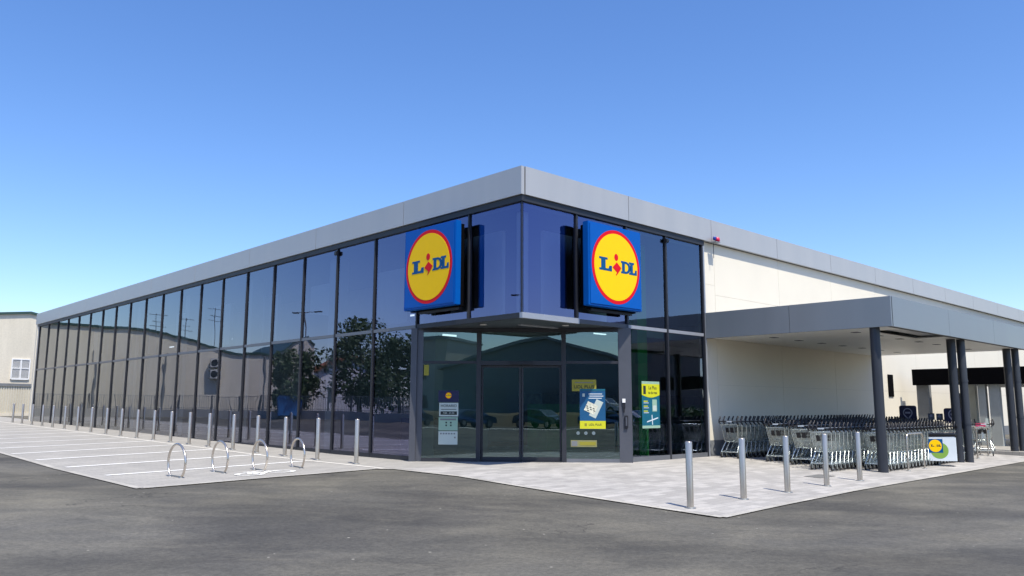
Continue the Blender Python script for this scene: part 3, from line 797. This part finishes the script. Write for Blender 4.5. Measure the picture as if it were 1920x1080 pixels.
# ---------------------------------------------------------------- shopping trolleys
def wire(m, a, b, r=.0035): m.tube([a, b], r, 4, cap=False, smooth=False)
def make_trolley():
    t = thing("shopping_trolley", "", "shopping trolley")
    # the handle end (x=0) is wide and faces the street; the narrow nose points along the row
    NT = (.02, .27, .93); NB = (.13, .20, .45); HT = (.95, .205, .80); HB = (.86, .165, .46)
    L3 = lambda p, q, k: tuple(p[i] + (q[i] - p[i]) * k for i in range(3))
    m = MB()
    for s in (-1, 1):
        S_ = lambda p: (p[0], p[1] * s, p[2])
        m.tube([S_(NT), S_(HT)], .007, 5, False); m.tube([S_(NB), S_(HB)], .005, 4, False); m.tube([S_(NT), S_(NB)], .006, 4, False)
        for k in range(1, 15): wire(m, S_(L3(NT, HT, k / 15)), S_(L3(NB, HB, k / 15)))
        for k in (.35, .7): wire(m, S_(L3(NT, NB, k)), S_(L3(HT, HB, k)))
    f = lambda p, k: (p[0], p[1] * (2 * k - 1), p[2])
    m.tube([f(NT, 0), f(NT, 1)], .008, 5, False); m.tube([f(NB, 0), f(NB, 1)], .006, 4, False)
    for k in range(1, 12): wire(m, f(NT, k / 12), f(NB, k / 12))
    for k in (.3, .62): wire(m, f(L3(NT, NB, k), 0), f(L3(NT, NB, k), 1))
    for k in range(1, 9): wire(m, f(NB, k / 9), f(HB, k / 9), .003)
    for k in (.25, .5, .75): wire(m, f(L3(NB, HB, k), 0), f(L3(NB, HB, k), 1), .003)
    m.build("wire_basket", MT['chrome'], t)
    # chassis: side tubes from handle down to the wheels
    m = MB()
    for s in (-1, 1):
        m.tube([(.0, .275 * s, 1.0), (.03, .27 * s, .93), (.13, .215 * s, .47), (.84, .175 * s, .43)], .010, 6)
        m.tube([(.17, .21 * s, .45), (.07, .24 * s, .30), (-.01, .26 * s, .165)], .012, 6)
        m.tube([(.70, .18 * s, .43), (.50, .21 * s, .26), (-.01, .26 * s, .165)], .010, 6)
        m.tube([(.02, .255 * s, .165), (.86, .17 * s, .155)], .010, 6)
    m.tube([(.86, -.17, .155), (.86, .17, .155)], .010, 6); m.tube([(.02, -.255, .165), (.02, .255, .165)], .009, 6)
    m.build("chassis", MT['chrome'], t)
    m = MB(); m.tube([(-.035, -.285, 1.02), (-.035, .285, 1.02)], .017, 8)
    for s in (-1, 1):
        m.tube([(.05, .28 * s, .94), (-.04, .285 * s, 1.0), (-.03, .287 * s, 1.05), (.055, .287 * s, 1.16)], .021, 6)
    m.build("handle", MT['plastic'], t)
    MB().box(-.056, -.034, -.13, .03, 1.005, 1.037).build("handle_label", MT['binw'], t)
    for y in (-.125, .03):
        x0, x1 = .035, .068
        m = MB(); m.add([(x0, y, .85), (x0, y + .095, .85), (x1, y + .095, .71), (x1, y, .71), (x0 - .012, y, .85), (x0 - .012, y + .095, .85), (x1 - .012, y + .095, .71), (x1 - .012, y, .71)],
                        [(0, 1, 2, 3), (7, 6, 5, 4), (0, 4, 5, 1), (1, 5, 6, 2), (2, 6, 7, 3), (3, 7, 4, 0)]); m.build("advert_plate", MT['plastic'], t, fix=True)
    for x, y in ((.0, .26), (.0, -.26), (.84, .17), (.84, -.17)):
        m = MB(); m.tube([(x + .02, y - .014, .062), (x + .02, y + .014, .062)], .062, 12); wob = m.build("wheel", MT['rubber'], t)
        m = MB(); m.box(x - .012, x + .035, y - .022, y - .017, .05, .16); m.box(x - .012, x + .035, y + .017, y + .022, .05, .16); m.box(x - .012, x + .035, y - .022, y + .022, .1602, .168); m.build("fork", MT['chrome'], wob)
    return t
tr0 = make_trolley(); used = False
rows = [(-.55, 7.68, 44, "next to the white wall", "against the white wall"), (-1.95, 7.72, 41, "second from the white wall", "second from the wall"), (-2.78, 7.50, 38, "in the middle of the five rows", "in the middle of the five"),
        (-3.70, 6.70, 35, "fourth from the wall, sticking out furthest left", "sticking out furthest left"), (-4.50, 7.98, 25, "nearest the car park, behind the first column", "nearest the car park")]
for y0, x0, n, where, short in rows:
    for k in range(n):
        if not used: o = tr0; used = True
        else: o = copy_tree(tr0)
        x = x0 + .235 * k + (random.uniform(-.012, .012) if k else 0); yy = y0 + random.uniform(-.008, .008)
        o.location = (x, yy, gz(x, yy) + .012); o.rotation_euler = (0, 0, R(random.uniform(-.7, .7)))
        tag(o, ("front trolley of the row %s" % where) if k == 0 else ("wire trolley nested behind the front one in the row %s" % short), "shopping trolley", "trolleys nested in the row " + short)
for x, y, rz, lab in ((16.9, -4.35, 200, "loose shopping trolley with pink flap behind the downpipe"), (18.2, -4.05, 215, "loose shopping trolley turned round at the far kerb")):
    o = copy_tree(tr0); o.location = (x, y, gz(x, y) + .012); o.rotation_euler = (0, 0, R(rz - 180)); tag(o, lab, "shopping trolley", "loose trolleys by the kerb")
    if 'pink' in lab:
        MB().box(.80, .84, -.16, .14, .92, 1.04).build("seat_flap", MT['pink'], o, bevel=.01)
        MB().box(.85, .87, -.26, -.17, .95, 1.2).build("paper_tag", MT['paper'], o)

# steel rails beside the trolleys
def rail(x0, x1, y, h, lab):
    t = thing("trolley_rail", lab, "rail", (x0, y, gz(x0, y) + .01), 0, "tube rails round the trolley park")
    L_ = x1 - x0; r = .12; pts = [(0, 0, 0), (0, 0, h - r)]
    pts += [(r - r * math.cos(a), 0, h - r + r * math.sin(a)) for a in [R(15 * k) for k in range(1, 7)]]
    pts += [(L_ - r + r * math.sin(a), 0, h - r + r * math.cos(a)) for a in [R(15 * k) for k in range(0, 7)]] + [(L_, 0, 0)]
    MB().tube(pts, .024, 10).build("tube", MT['tube'], t)
    for x in (0, L_): MB().lathe([(.06, 0), (.06, .01), (.03, .014)], (x, 0, 0), 14).build("foot_plate", MT['steelg'], t)
rail(8.85, 9.95, -4.95, .92, "bent steel tube rail between the first column and the bin")
rail(14.35, 15.35, -4.62, 1.0, "bent steel tube rail just right of the twin columns")
rail(15.9, 17.0, -4.45, .92, "bent steel tube rail second past the twin columns")
rail(17.2, 18.3, -4.15, .92, "bent steel tube rail at the far kerb")

# return-point signs on posts
def pin_sign(x, y0, y1, z0, z1, lab):
    yc = (y0 + y1) / 2; g = gz(x, yc); w2 = abs(y0 - y1) / 2
    t = thing("pin_sign", lab, "sign", (x, yc, g), 0, "trolley return signs")
    z0 -= g; z1 -= g
    fn = lambda a, b, d: (-d, -a, b)
    c = .07; P_ = []
    for cx_, cz_, a0 in ((w2 - c, z1 - c, 0), (-w2 + c, z1 - c, 90), (-w2 + c, z0 + c, 180), (w2 - c, z0 + c, 270)):
        for k in range(5): P_.append((cx_ + c * math.cos(R(a0 + 22.5 * k)), cz_ + c * math.sin(R(a0 + 22.5 * k))))
    MB().prism(P_, fn, -.02, .02).build("board", MT['navy'], t, fix=True)
    MB().tube([(0.03, 0, 0), (0.03, 0, z1 - .1)], .025, 8).build("post", MT['steelg'], t)
    r = w2 * .56; zc = (z0 + z1) / 2 + .04; m = MB(); nn = 28
    out = []; inn = []
    for k in range(nn + 1):
        a = R(-40) + R(260) * k / nn
        out.append((r * math.cos(a), zc + r * math.sin(a))); inn.append((r * .78 * math.cos(a), zc + r * .78 * math.sin(a)))
    out.append((0, zc - r * 1.7)); inn.append((0, zc - r * 1.15)); out.append(out[0]); inn.append(inn[0])
    for k in range(len(out) - 1): m.prism([out[k], out[k + 1], inn[k + 1], inn[k]], fn, .0202, .026)
    m.prism(rect(-r * .55, zc - .03, r * .55, zc + .03), fn, .0202, .026)
    m.build("pin_icon", MT['icon'], t, fix=True)
pin_sign(16.0, -2.11, -2.66, .93, 1.49, "navy return sign with a grey pin, behind the first column")
pin_sign(15.0, -3.85, -4.43, .94, 1.41, "navy return sign with a grey pin, beside the twin columns")
for y, lab in ((-3.43, "small grey placard with a pale icon, left of the pair over the trolleys"), (-3.68, "small grey placard with a pale icon, right of the pair over the trolleys")):
    t = thing("row_placard", lab, "placard", (15.1, y, gz(15.1, y)), 0, "small placards over the trolley rows")
    MB().box(-.01, .01, -.1, .1, 1.15, 1.36).build("board", MT['placard'], t, bevel=.008); MB().tube([(.03, 0, 0), (.03, 0, 1.3)], .014, 6).build("post", MT['steelg'], t)
    fn = lambda a, b, d: (-d, -a, b)
    MB().prism([(-.035, 1.24), (.035, 1.24), (.045, 1.28), (0, 1.34), (-.045, 1.28)], fn, .0102, .014).build("icon", MT['icon'], t, fix=True)

# ---------------------------------------------------------------- litter bin
bx0, by0 = 11.35, -4.84
t = thing("litter_bin", "white box litter bin with black bag and green and yellow emblem", "litter bin", (bx0, by0, gz(bx0, by0) + .01), R(-52))
W2, D2 = .41, .21
def rr(w_, d_, c, n=5):
    P_ = []
    for cx_, cy_, a0 in ((w_ - c, d_ - c, 0), (-w_ + c, d_ - c, 90), (-w_ + c, -d_ + c, 180), (w_ - c, -d_ + c, 270)):
        for k in range(n): P_.append((cx_ + c * math.cos(R(a0 + 90 * k / (n - 1))), cy_ + c * math.sin(R(a0 + 90 * k / (n - 1)))))
    return P_
zf = lambda a, b, d: (a, b, d)
MB().prism(rr(W2, D2, .04), zf, .14, .82).build("body", MT['binw'], t, fix=True)
m = MB(); n = 40
ringpts = []
for j, (s_, z) in enumerate(((1.0, .78), (1.03, .80), (1.045, .87), (1.0, .91), (.93, .90), (.88, .83))):
    P_ = rr(W2 * s_, D2 * s_ * 1.02, .05, 10)
    ringpts.append([(p[0], p[1], z + (.008 * math.sin(k * 1.7) + .01 * math.sin(k * .9 + j))) for k, p in enumerate(P_)])
nn = len(ringpts[0])
m.add([p for r_ in ringpts for p in r_], [(i * nn + k, i * nn + (k + 1) % nn, (i + 1) * nn + (k + 1) % nn, (i + 1) * nn + k) for i in range(len(ringpts) - 1) for k in range(nn)], True)
m.build("bin_bag", MT['bag'], t, fix=True)
MB().tube([(0, 0, 0), (0, 0, .13)], .03, 10).build("foot", MT['steelg'], t)
MB().box(-.36, .36, -.2, .2, 0, .012).build("base_plate", MT['plinth'], t)
bf = lambda a, b, d: (a, -D2 - d, b)
MB().prism([(-.04 + .23 * math.cos(k * math.pi / 16), .42 + .22 * math.sin(k * math.pi / 16)) for k in range(32)], bf, .0005, .003).build("green_disc", MT['green'], t, fix=True)
MB().prism(rect(-.34, .36, .05, .73), bf, .0032, .005).build("emblem_square", MT['lblue'], t, fix=True)
logo(lambda a, b, d: bf(-.145 + a, .545 + b, d), t, .37, .005, .0015, (MT['yellow'], MT['yellow'], MT['ink']))

# ---------------------------------------------------------------- neighbouring hall across the car park (seen directly at left and in the glazing)
hall = thing("industrial_hall", "beige rendered hall with dark green roof edge beyond the car park", "building")
A_ = Vector((4.0, 60.0)); B_ = Vector((-24.5, 52.2)); fd = (B_ - A_).normalized(); fnm = Vector((fd.y, -fd.x)) # along facade, outward
if fnm.y > 0: fnm = -fnm
def hf(a, b, d): p = A_ + fd * a + fnm * d; return (p.x, p.y, b)
HL = (B_ - A_).length
prof = [(-9, 6.9), (1.0, 8.6), (8.0, 7.72), (15.3, 7.50), (22.4, 5.80), (25.4, 5.66), (28.6, 7.66), (HL, 6.75)]
# a = distance along the facade from its end near x = 4
MB().prism([(-9, -.3)] + prof + [(HL, -.3)], hf, -26, 0).build("wall", MT['beige'], hall, fix=True)
m = MB()
for (a0, z0), (a1, z1) in zip(prof, prof[1:]):
    m.prism([(a0, z0 - .02), (a1, z1 - .02), (a1, z1 + .16), (a0, z0 + .16)], hf, -26.2, .16)
m.build("roof_edge", MT['gtrim'], hall, fix=True)
wa0, wa1, wz0, wz1 = .75, 2.0, 3.42, 4.86
for cx_, name in ((0, "window"), (-6.0, "window")):
    m = MB()
    for q in ((wa0 - .08, wa0, wz0 - .08, wz1 + .08), (wa1, wa1 + .08, wz0 - .08, wz1 + .08), (wa0, wa1, wz0 - .12, wz0), (wa0, wa1, wz1, wz1 + .08), ((wa0 + wa1) / 2 - .04, (wa0 + wa1) / 2 + .04, wz0, wz1)):
        m.prism(rect(q[0] + cx_, q[2], q[1] + cx_, q[3]), hf, 0.002, .10)
    for q in ((wa0, (wa0 + wa1) / 2 - .04), ((wa0 + wa1) / 2 + .04, wa1)):
        zz = (wz0 + wz1) / 2 + .05; m.prism(rect(q[0] + cx_, zz - .03, q[1] + cx_, zz + .03), hf, .002, .10)
    wn = m.build("window", MT['pvc'], hall, fix=True)
    MB().prism(rect(wa0 + cx_, wz0, wa1 + cx_, wz1), hf, .001, .02).build("pane", MT['pglass'], wn, fix=True)
    m = MB()
    for k in range(1, 16):
        a = wa0 + (wa1 - wa0) * k / 16 + cx_
        if abs(k - 8) < .5: continue
        m.prism(rect(a - .014, wz0, a + .014, wz1), hf, .04, .07)
    m.build("window_bars", MT['pvc'], wn, fix=True)
m = MB()
for a in (6.2, 11.5, 16.8, 21.0, 24.6): m.prism(rect(a - .05, .2, a + .05, 5.7), hf, .01, .12)
m.build("downpipe", MT['plinth'], hall, fix=True)
for k, z in enumerate((4.55, 3.55)):
    t = MB().prism(rect(20.15, z, 21.2, z + .78), hf, .15, .60).build("air_conditioner", MT['ac'], fix=True, bevel=.02)
    tag(t, "%s air conditioning unit on the beige hall, mirrored in the glazing" % ("upper", "lower")[k], "air conditioner", "air conditioners on the hall")
    MB().prism([(20.5 + .3 * math.cos(j * math.pi / 10), z + .39 + .3 * math.sin(j * math.pi / 10)) for j in range(20)], hf, .601, .615).build("fan_grille", MT['plastic'], t, fix=True)
for a, h, lab in ((16.1, 3.2, "tall roof aerial on the beige hall, leftmost in the glazing"), (18.4, 2.9, "roof aerial on the beige hall, second in the glazing"), (21.0, 4.0, "roof aerial above the air conditioners, mirrored in the glazing")):
    p = hf(a, 0, -2.5); t = thing("roof_aerial", lab, "aerial", (p[0], p[1], 6.0), 0, "aerials on the hall roof")
    MB().tube([(0, 0, -.6), (0, 0, h)], .035, 6).build("mast", MT['frame2'], t)
    m = MB()
    for q, w_ in ((h - .1, .75), (h - .7, .45), (h - 1.1, .6)): m.tube([(-w_, .2, q), (w_, -.2, q)], .022, 5)
    m.build("cross_bars", MT['frame2'], t)
# corrugated yard fence in front of the hall on the direct view
fen = thing("corrugated_fence", "pale corrugated sheet fence with low plinth in front of the beige hall", "fence")
m = MB(); a = -9.0
while a < 4.6:
    m.prism([(a, .75), (a + .09, .75), (a + .09, 2.75), (a, 2.75)], hf, 2.0, 2.05); m.prism([(a + .09, .75), (a + .18, .75), (a + .18, 2.75), (a + .09, 2.75)], hf, 1.97, 2.0); a += .18
m.build("sheet", MT['corr'], fen)
MB().prism(rect(-9, -.2, 4.6, .74), hf, 1.9, 2.1).build("plinth", MT['beige'], fen, fix=True)
MB().prism(rect(-9, 2.76, 4.6, 2.95), hf, 1.9, 2.12).build("top_rail", MT['plinth'], fen, fix=True)
for a in (.05, 4.3): MB().prism(rect(a - .06, .75, a + .06, 2.75), hf, 2.06, 2.16).build("post", MT['steelg'], fen, fix=True)

# railing on a low concrete wall round the car park (mirrored in the glazing)
rl = thing("yard_railing", "grey steel railing on a low concrete wall mirrored along the glazing", "fence")
pl_ = [(-1.5, 56.2), (-10.5, 53.2), (-16, 46.5), (-19.2, 37.5), (-21, 30), (-24, 20), (-32, 8)]
m = MB(); m2 = MB(); m3 = MB()
for (xa, ya), (xb, yb) in zip(pl_, pl_[1:]):
    d = Vector((xb - xa, yb - ya, 0)); L_ = d.length; d.normalize(); nrm = Vector((-d.y, d.x, 0)) * .12
    def at(s_, k, z): p = Vector((xa, ya, 0)) + d * s_ + nrm * k; return (p.x, p.y, gz(p.x, p.y) + z)
    m.add([at(0, 1, -.2), at(0, -1, -.2), at(L_, -1, -.2), at(L_, 1, -.2), at(0, 1, .62), at(0, -1, .62), at(L_, -1, .62), at(L_, 1, .62)], [(0, 3, 2, 1), (4, 5, 6, 7), (0, 1, 5, 4), (1, 2, 6, 5), (2, 3, 7, 6), (3, 0, 4, 7)])
    k = 0.0
    while k < L_: m2.tube([at(k, 0, .62), at(k, 0, 1.7)], .016, 4, False, smooth=False); k += .16
    k = .1
    while k < L_: m3.tube([at(k, 0, .6), at(k, 0, 1.78)], .055, 6); k += 2.4
    for z in (.72, 1.68): m2.tube([at(0, 0, z), at(L_, 0, z)], .025, 4, False)
m.build("wall", MT['concrete'], rl, fix=True); m2.build("bars", MT['steelg'], rl); m3.build("posts", MT['frame2'], rl)

# ---------------------------------------------------------------- trees (mirrored in the glazing)
def tree_mesh(h, cw, seed, nleaf=5200, th=.22):
    rnd = random.Random(seed)
    tr = MB(); tr.tube([(0, 0, -.2), (.06, .03, h * .25), (-.04, .08, h * .5), (.02, .02, h * .8)], .16, 8, r2=.05)
    for k in range(9):
        a = rnd.uniform(0, 6.28); z = h * rnd.uniform(th, .7); l = cw * rnd.uniform(.4, .75)
        tr.tube([(0, 0, z), (l * .5 * math.cos(a), l * .5 * math.sin(a), z + l * .35), (l * math.cos(a), l * math.sin(a), z + l * .6)], .06, 6, r2=.015)
    clumps = []
    for k in range(46):
        a = rnd.uniform(0, 6.28); u_ = rnd.uniform(0, 1); z = h * (th + (1 - th) * u_)
        rad = cw * math.sin(math.pi * (.12 + .8 * u_)) * rnd.uniform(.3, 1.0)
        clumps.append((Vector((rad * math.cos(a), rad * math.sin(a), z)), rnd.uniform(.35, .75) * cw * .55))
    lf = MB()
    for k in range(nleaf):
        c, r = rnd.choice(clumps); v = Vector((rnd.gauss(0, 1), rnd.gauss(0, 1), rnd.gauss(0, 1))).normalized() * r * rnd.uniform(.3, 1) ** .5
        p = c + v; n_ = Vector((rnd.gauss(0, 1), rnd.gauss(0, 1), rnd.gauss(.6, 1))).normalized(); t1 = n_.orthogonal().normalized(); t2 = n_.cross(t1)
        s_ = rnd.uniform(.09, .20)
        lf.add([p - t1 * s_, p - t2 * s_ * .6, p + t1 * s_, p + t2 * s_ * .6], [(0, 1, 2, 3)])
    return tr, lf
TM = {}
def tree(x, y, h, cw, seed, lab, rz=0):
    t = thing("broadleaf_tree", lab, "tree", (x, y, gz(x, y)), rz, "trees round the car park")
    tr, lf = tree_mesh(h, cw, seed); tr.build("trunk", MT['bark'], t); lf.build("crown", MT['leaf'], t)
for args in ((-17.6, 43.4, 5.0, 2.5, 1, "bushy dark tree left of the white house, mirrored in the glazing"), (-22.2, 41.0, 7.3, 3.2, 2, "tallest dark tree mirrored in the glazing near the entrance"),
             (-23.8, 38.0, 6.1, 3.1, 3, "broad dark tree mirrored between the tallest tree and the entrance"), (-26.0, 35.0, 6.0, 3.2, 4, "dark tree mirrored beside the left entrance post"),
             (-37, -16, 6.5, 2.6, 5, "leafy tree mirrored in the entrance doors at left"), (-27, -46, 7, 2.8, 6, "leafy tree mirrored in the entrance doors at right"), (40, -38, 7, 3, 7, "leafy tree mirrored in the window right of the entrance")):
    tree(*args)
# white house with clay roof, skip, van
t = thing("white_house", "small white house with clay tile roof mirrored between the trees", "house", (-29.5, 55.5, gz(-29.5, 55.5)), R(20))
m = MB().prism([(-4, 0), (4, 0), (4, 3.6), (0, 5.3), (-4, 3.6)], lambda a, b, d: (a, d, b), -4, 4); m.build("wall", MT['hwhite'], t, fix=True)
m = MB().prism([(-4.4, 3.45), (0, 5.32), (4.4, 3.45), (4.4, 3.7), (0, 5.6), (-4.4, 3.7)], lambda a, b, d: (a, d, b), -4.4, 4.4); m.build("roof", MT['tile'], t, fix=True)
for a in (-2.2, 1.2): MB().box(a, a + 1, -4.03, -4.004, 1.2, 2.5).build("window", MT['pglass'], t)
t = thing("waste_skip", "blue waste container standing behind the railing, mirrored in glass", "waste container", (-16.6, 42.2, gz(-16.6, 42.2)), R(25))
MB().prism([(-.9, .25), (.9, .25), (1.05, 1.45), (-1.05, 1.45)], lambda a, b, d: (a, d, b), -.55, .55).build("body", MT['skip'], t, fix=True, bevel=.03)
MB().prism([(-1.08, 1.452), (1.08, 1.452), (.9, 1.75), (-.9, 1.75)], lambda a, b, d: (a, d, b), -.58, .58).build("lid", MT['skip'], t, fix=True, bevel=.03)
for a in (-.8, .8):
    for b in (-.4, .4): MB().tube([(a, b - .04, .12), (a, b + .04, .12)], .12, 12).build("wheel", MT['rubber'], t)

# ---------------------------------------------------------------- lamp posts
def lamp(x, y, h, rz, lab):
    t = thing("street_lamp", lab, "street lamp", (x, y, gz(x, y)), rz, "double armed street lamps")
    MB().tube([(0, 0, 0), (0, 0, h * .5), (0, 0, h)], .09, 10, r2=.05).build("pole", MT['steelg'], t)
    for s in (-1, 1):
        MB().tube([(0, 0, h - .1), (.5 * s, 0, h + .02), (.9 * s, 0, h)], .03, 6).build("arm", MT['steelg'], t)
        MB().box(.85 * s, 1.5 * s, -.14, .14, h - .05, h + .05).build("lamp_head", MT['frame2'], t, bevel=.02)
lamp(-23.0, 52.0, 9.4, R(60), "double armed street lamp mirrored in the upper glazing")
lamp(-30, 30, 9.5, R(50), "double armed street lamp mirrored close to the entrance")
lamp(13, -32, 9.0, R(35), "double armed street lamp mirrored in the glass corner")

# ---------------------------------------------------------------- what the entrance glass mirrors: parked cars, a hedge and a warehouse behind the viewer
def make_car(mat):
    t = thing("parked_car", "", "car")
    prof_ = [(-2.1, .35), (-2.12, .62), (-2.0, .80), (-1.15, .93), (-.45, 1.38), (.75, 1.44), (1.55, 1.02), (2.02, .92), (2.1, .6), (2.08, .35)]
    m = MB(); n = len(prof_)
    for s, wd in ((-1, 1), (1, 1)): pass
    vs = []; 
    for wy in (-.86, -.80, .80, .86):
        for x, z in prof_:
            k = 1 if abs(wy) < .83 else .0
            zz = z if k or z < .95 else .95 + (z - .95) * .86
            yy_ = wy * (1 if z < 1.0 else .82)
            vs.append((x, yy_, zz))
    fs = []
    for j in range(3):
        for i in range(n):
            a = j * n + i; b = j * n + (i + 1) % n; fs.append((a, b, b + n, a + n))
    fs.append(tuple(range(n))[::-1]); fs.append(tuple(range(3 * n, 4 * n)))
    m.add(vs, fs); m.build("body", mat, t, fix=True)
    m = MB()
    for s in (-1, 1):
        f_ = lambda a, b, d: (a, s * (.735 + d + max(0, (1.05 - b)) * .25), b)
        m.prism([(-.95, 1.0), (1.25, 1.0), (.65, 1.33), (-.40, 1.30)], f_, .0, .02)
    m.build("side_window", MT['pglass'], t, fix=True)
    m = MB().add([(-1.10, -.66, .965), (-1.10, .66, .965), (-.47, .58, 1.385), (-.47, -.58, 1.385)], [(0, 1, 2, 3)]); m.add([(1.50, -.66, 1.065), (1.50, .66, 1.065), (.80, .58, 1.435), (.80, -.58, 1.435)], [(3, 2, 1, 0)]); m.build("windscreen", MT['pglass'], t)
    for x in (-1.3, 1.3):
        for s in (-1, 1):
            wl = MB().tube([(x, s * .70, .32), (x, s * .88, .32)], .32, 18).build("wheel", MT['rubber'], t)
            MB().tube([(x, s * .872, .32), (x, s * .889, .32)], .2, 12).build("rim", MT['steel'], wl)
    for s in (-1, 1): MB().box(-2.14, -2.05, s * .55 - .14, s * .55 + .14, .60, .74).build("headlight", MT['pvc'], t)
    return t
bk = Vector((-.688, -.725)); lt = Vector((-.725, .688)); CB = Vector((CX, CY))      # directly behind the viewer / to the left of that
def back(d, l): p = CB + bk * d + lt * l; return (p.x, p.y)
for i, (d, l, rz, mt, lab) in enumerate(((21.5, 13, 40, 'c_grey', "dark grey hatchback mirrored in the left entrance glass"), (21.0, 8, 46, 'c_blue', "dark blue car mirrored at the left of the sliding doors"), (21.6, 2.6, 132, 'c_grey', "dark grey car mirrored in the left sliding door"),
                          (21.2, -2.8, 45, 'c_blue', "dark blue car mirrored in the right sliding door"), (21.4, -8.3, 48, 'c_grey', "dark grey car mirrored in the right entrance glass"), (33, -3, 130, 'c_white', "white car mirrored far back over the dark cars"))):
    x, y = back(d, l); up = 0 if d < 25 else 1.0
    t = make_car(MT[mt]); t.location = (x, y, gz(x, y) + up); t.rotation_euler = (0, 0, R(rz + 40)); tag(t, lab, "car", "cars parked behind the viewer")
t = make_car(MT['c_white']); t.location = (24, -16, gz(24, -16)); t.rotation_euler = (0, 0, R(80)); tag(t, "white car mirrored in the window beside the trolley canopy", "car", "cars parked behind the viewer")
tag(sheet("opposite_pavement", [back(16.2, -30), back(19.0, -30), back(19.0, 30), back(16.2, 30)], .012, MT['pave']), kind='structure')
m = MB(); pts = []
for k in range(25):
    l = -36 + 3 * k
    for d, z in ((25.5, 0), (27.5, .9), (30, 1.0 + .15 * math.sin(k * 1.3)), (38, 1.0)):
        x, y = back(d + .4 * math.sin(k * 2.1), l); pts.append((x, y, gz(x, y) + z))
m.add(pts, [(4 * k + j, 4 * k + j + 1, 4 * k + j + 5, 4 * k + j + 4) for k in range(24) for j in range(3)])
tag(m.build("earth_bank", plain("dry_earth", (.11, .085, .05), .95, var=.45, vscale=1.2), fix=True), kind='structure')
x, y = back(42, 3)
t = thing("grey_warehouse", "long grey warehouse with low gable mirrored in the entrance doors", "building", (x, y, gz(x, y)), R(-46.5))
MB().prism([(-11, 0), (11, 0), (11, 5.6), (0, 8.6), (-11, 5.6)], lambda a, b, d: (a, d, b), -20, 0).build("wall", plain("warehouse_sheet", (.20, .235, .25), .6, var=.08), t, fix=True)
MB().prism([(-11.5, 5.5), (0, 8.65), (11.5, 5.5), (11.5, 5.8), (0, 9.0), (-11.5, 5.8)], lambda a, b, d: (a, d, b), -20.3, .4).build("roof", MT['steelg'], t, fix=True)
for a in (-8, -1, 5): MB().box(a, a + 3.4, .002, .03, 0, 3.6).build("shutter", MT['plinth'], t)
x, y = back(44, -22)
t = thing("brick_building", "brown flat roofed building mirrored at the right of the entrance", "building", (x, y, gz(x, y)), R(-60))
MB().box(-12, 12, -14, 0, -.3, 7.6).build("wall", plain("brown_brick", (.24, .17, .11), .85, var=.2), t); MB().box(-12.2, 12.2, -14.2, .2, 7.601, 7.9).build("roof", MT['steelg'], t)
for k in range(6):
    for z in (1.2, 4.4): MB().box(-10.6 + 3.8 * k, -8.8 + 3.8 * k, .002, .03, z, z + 1.5).build("window", MT['pglass'], t)
x, y = back(46, 24)
t = thing("beige_building", "pale beige building mirrored at the left of the entrance", "building", (x, y, gz(x, y)), R(-30))
MB().box(-10, 10, -12, 0, -.3, 8.8).build("wall", MT['beige'], t); MB().box(-10.2, 10.2, -12.2, .2, 8.801, 9.1).build("roof", MT['steelg'], t)
for k in range(5):
    for z in (1.2, 4.6): MB().box(-8.6 + 3.8 * k, -7.2 + 3.8 * k, .002, .03, z, z + 1.5).build("window", MT['pglass'], t)
t = thing("apartment_block", "dark apartment block mirrored in the windows right of the entrance", "building", (62, -60, gz(62, -60)), R(30))
MB().box(-20, 20, -6, 6, -.3, 9).build("wall", plain("block_brown", (.25, .2, .16), .8), t)
for k in range(8):
    for z in (1.5, 4.4, 7.2): MB().box(-18 + 4.8 * k, -16 + 4.8 * k, 6.002, 6.03, z, z + 1.3).build("window", MT['pglass'], t)
rnd = random.Random(3); m = MB()
for k in range(5200):
    s_ = rnd.uniform(0, 60); x, y = (14 + s_, -24 - s_ * .2)
    p = Vector((x + rnd.gauss(0, .5), y + rnd.gauss(0, .5), gz(x, y) + rnd.uniform(0, 1.6))); a = rnd.uniform(0, 6.28); r = rnd.uniform(.12, .26)
    n_ = Vector((rnd.gauss(0, 1), rnd.gauss(0, 1), rnd.gauss(.5, 1))).normalized(); t1 = n_.orthogonal().normalized(); t2 = n_.cross(t1)
    m.add([p - t1 * r, p - t2 * r * .6, p + t1 * r, p + t2 * r * .6], [(0, 1, 2, 3)])
tag(m.build("clipped_hedge", MT['leaf2']), "low green hedge mirrored in the windows right of the entrance", "hedge")
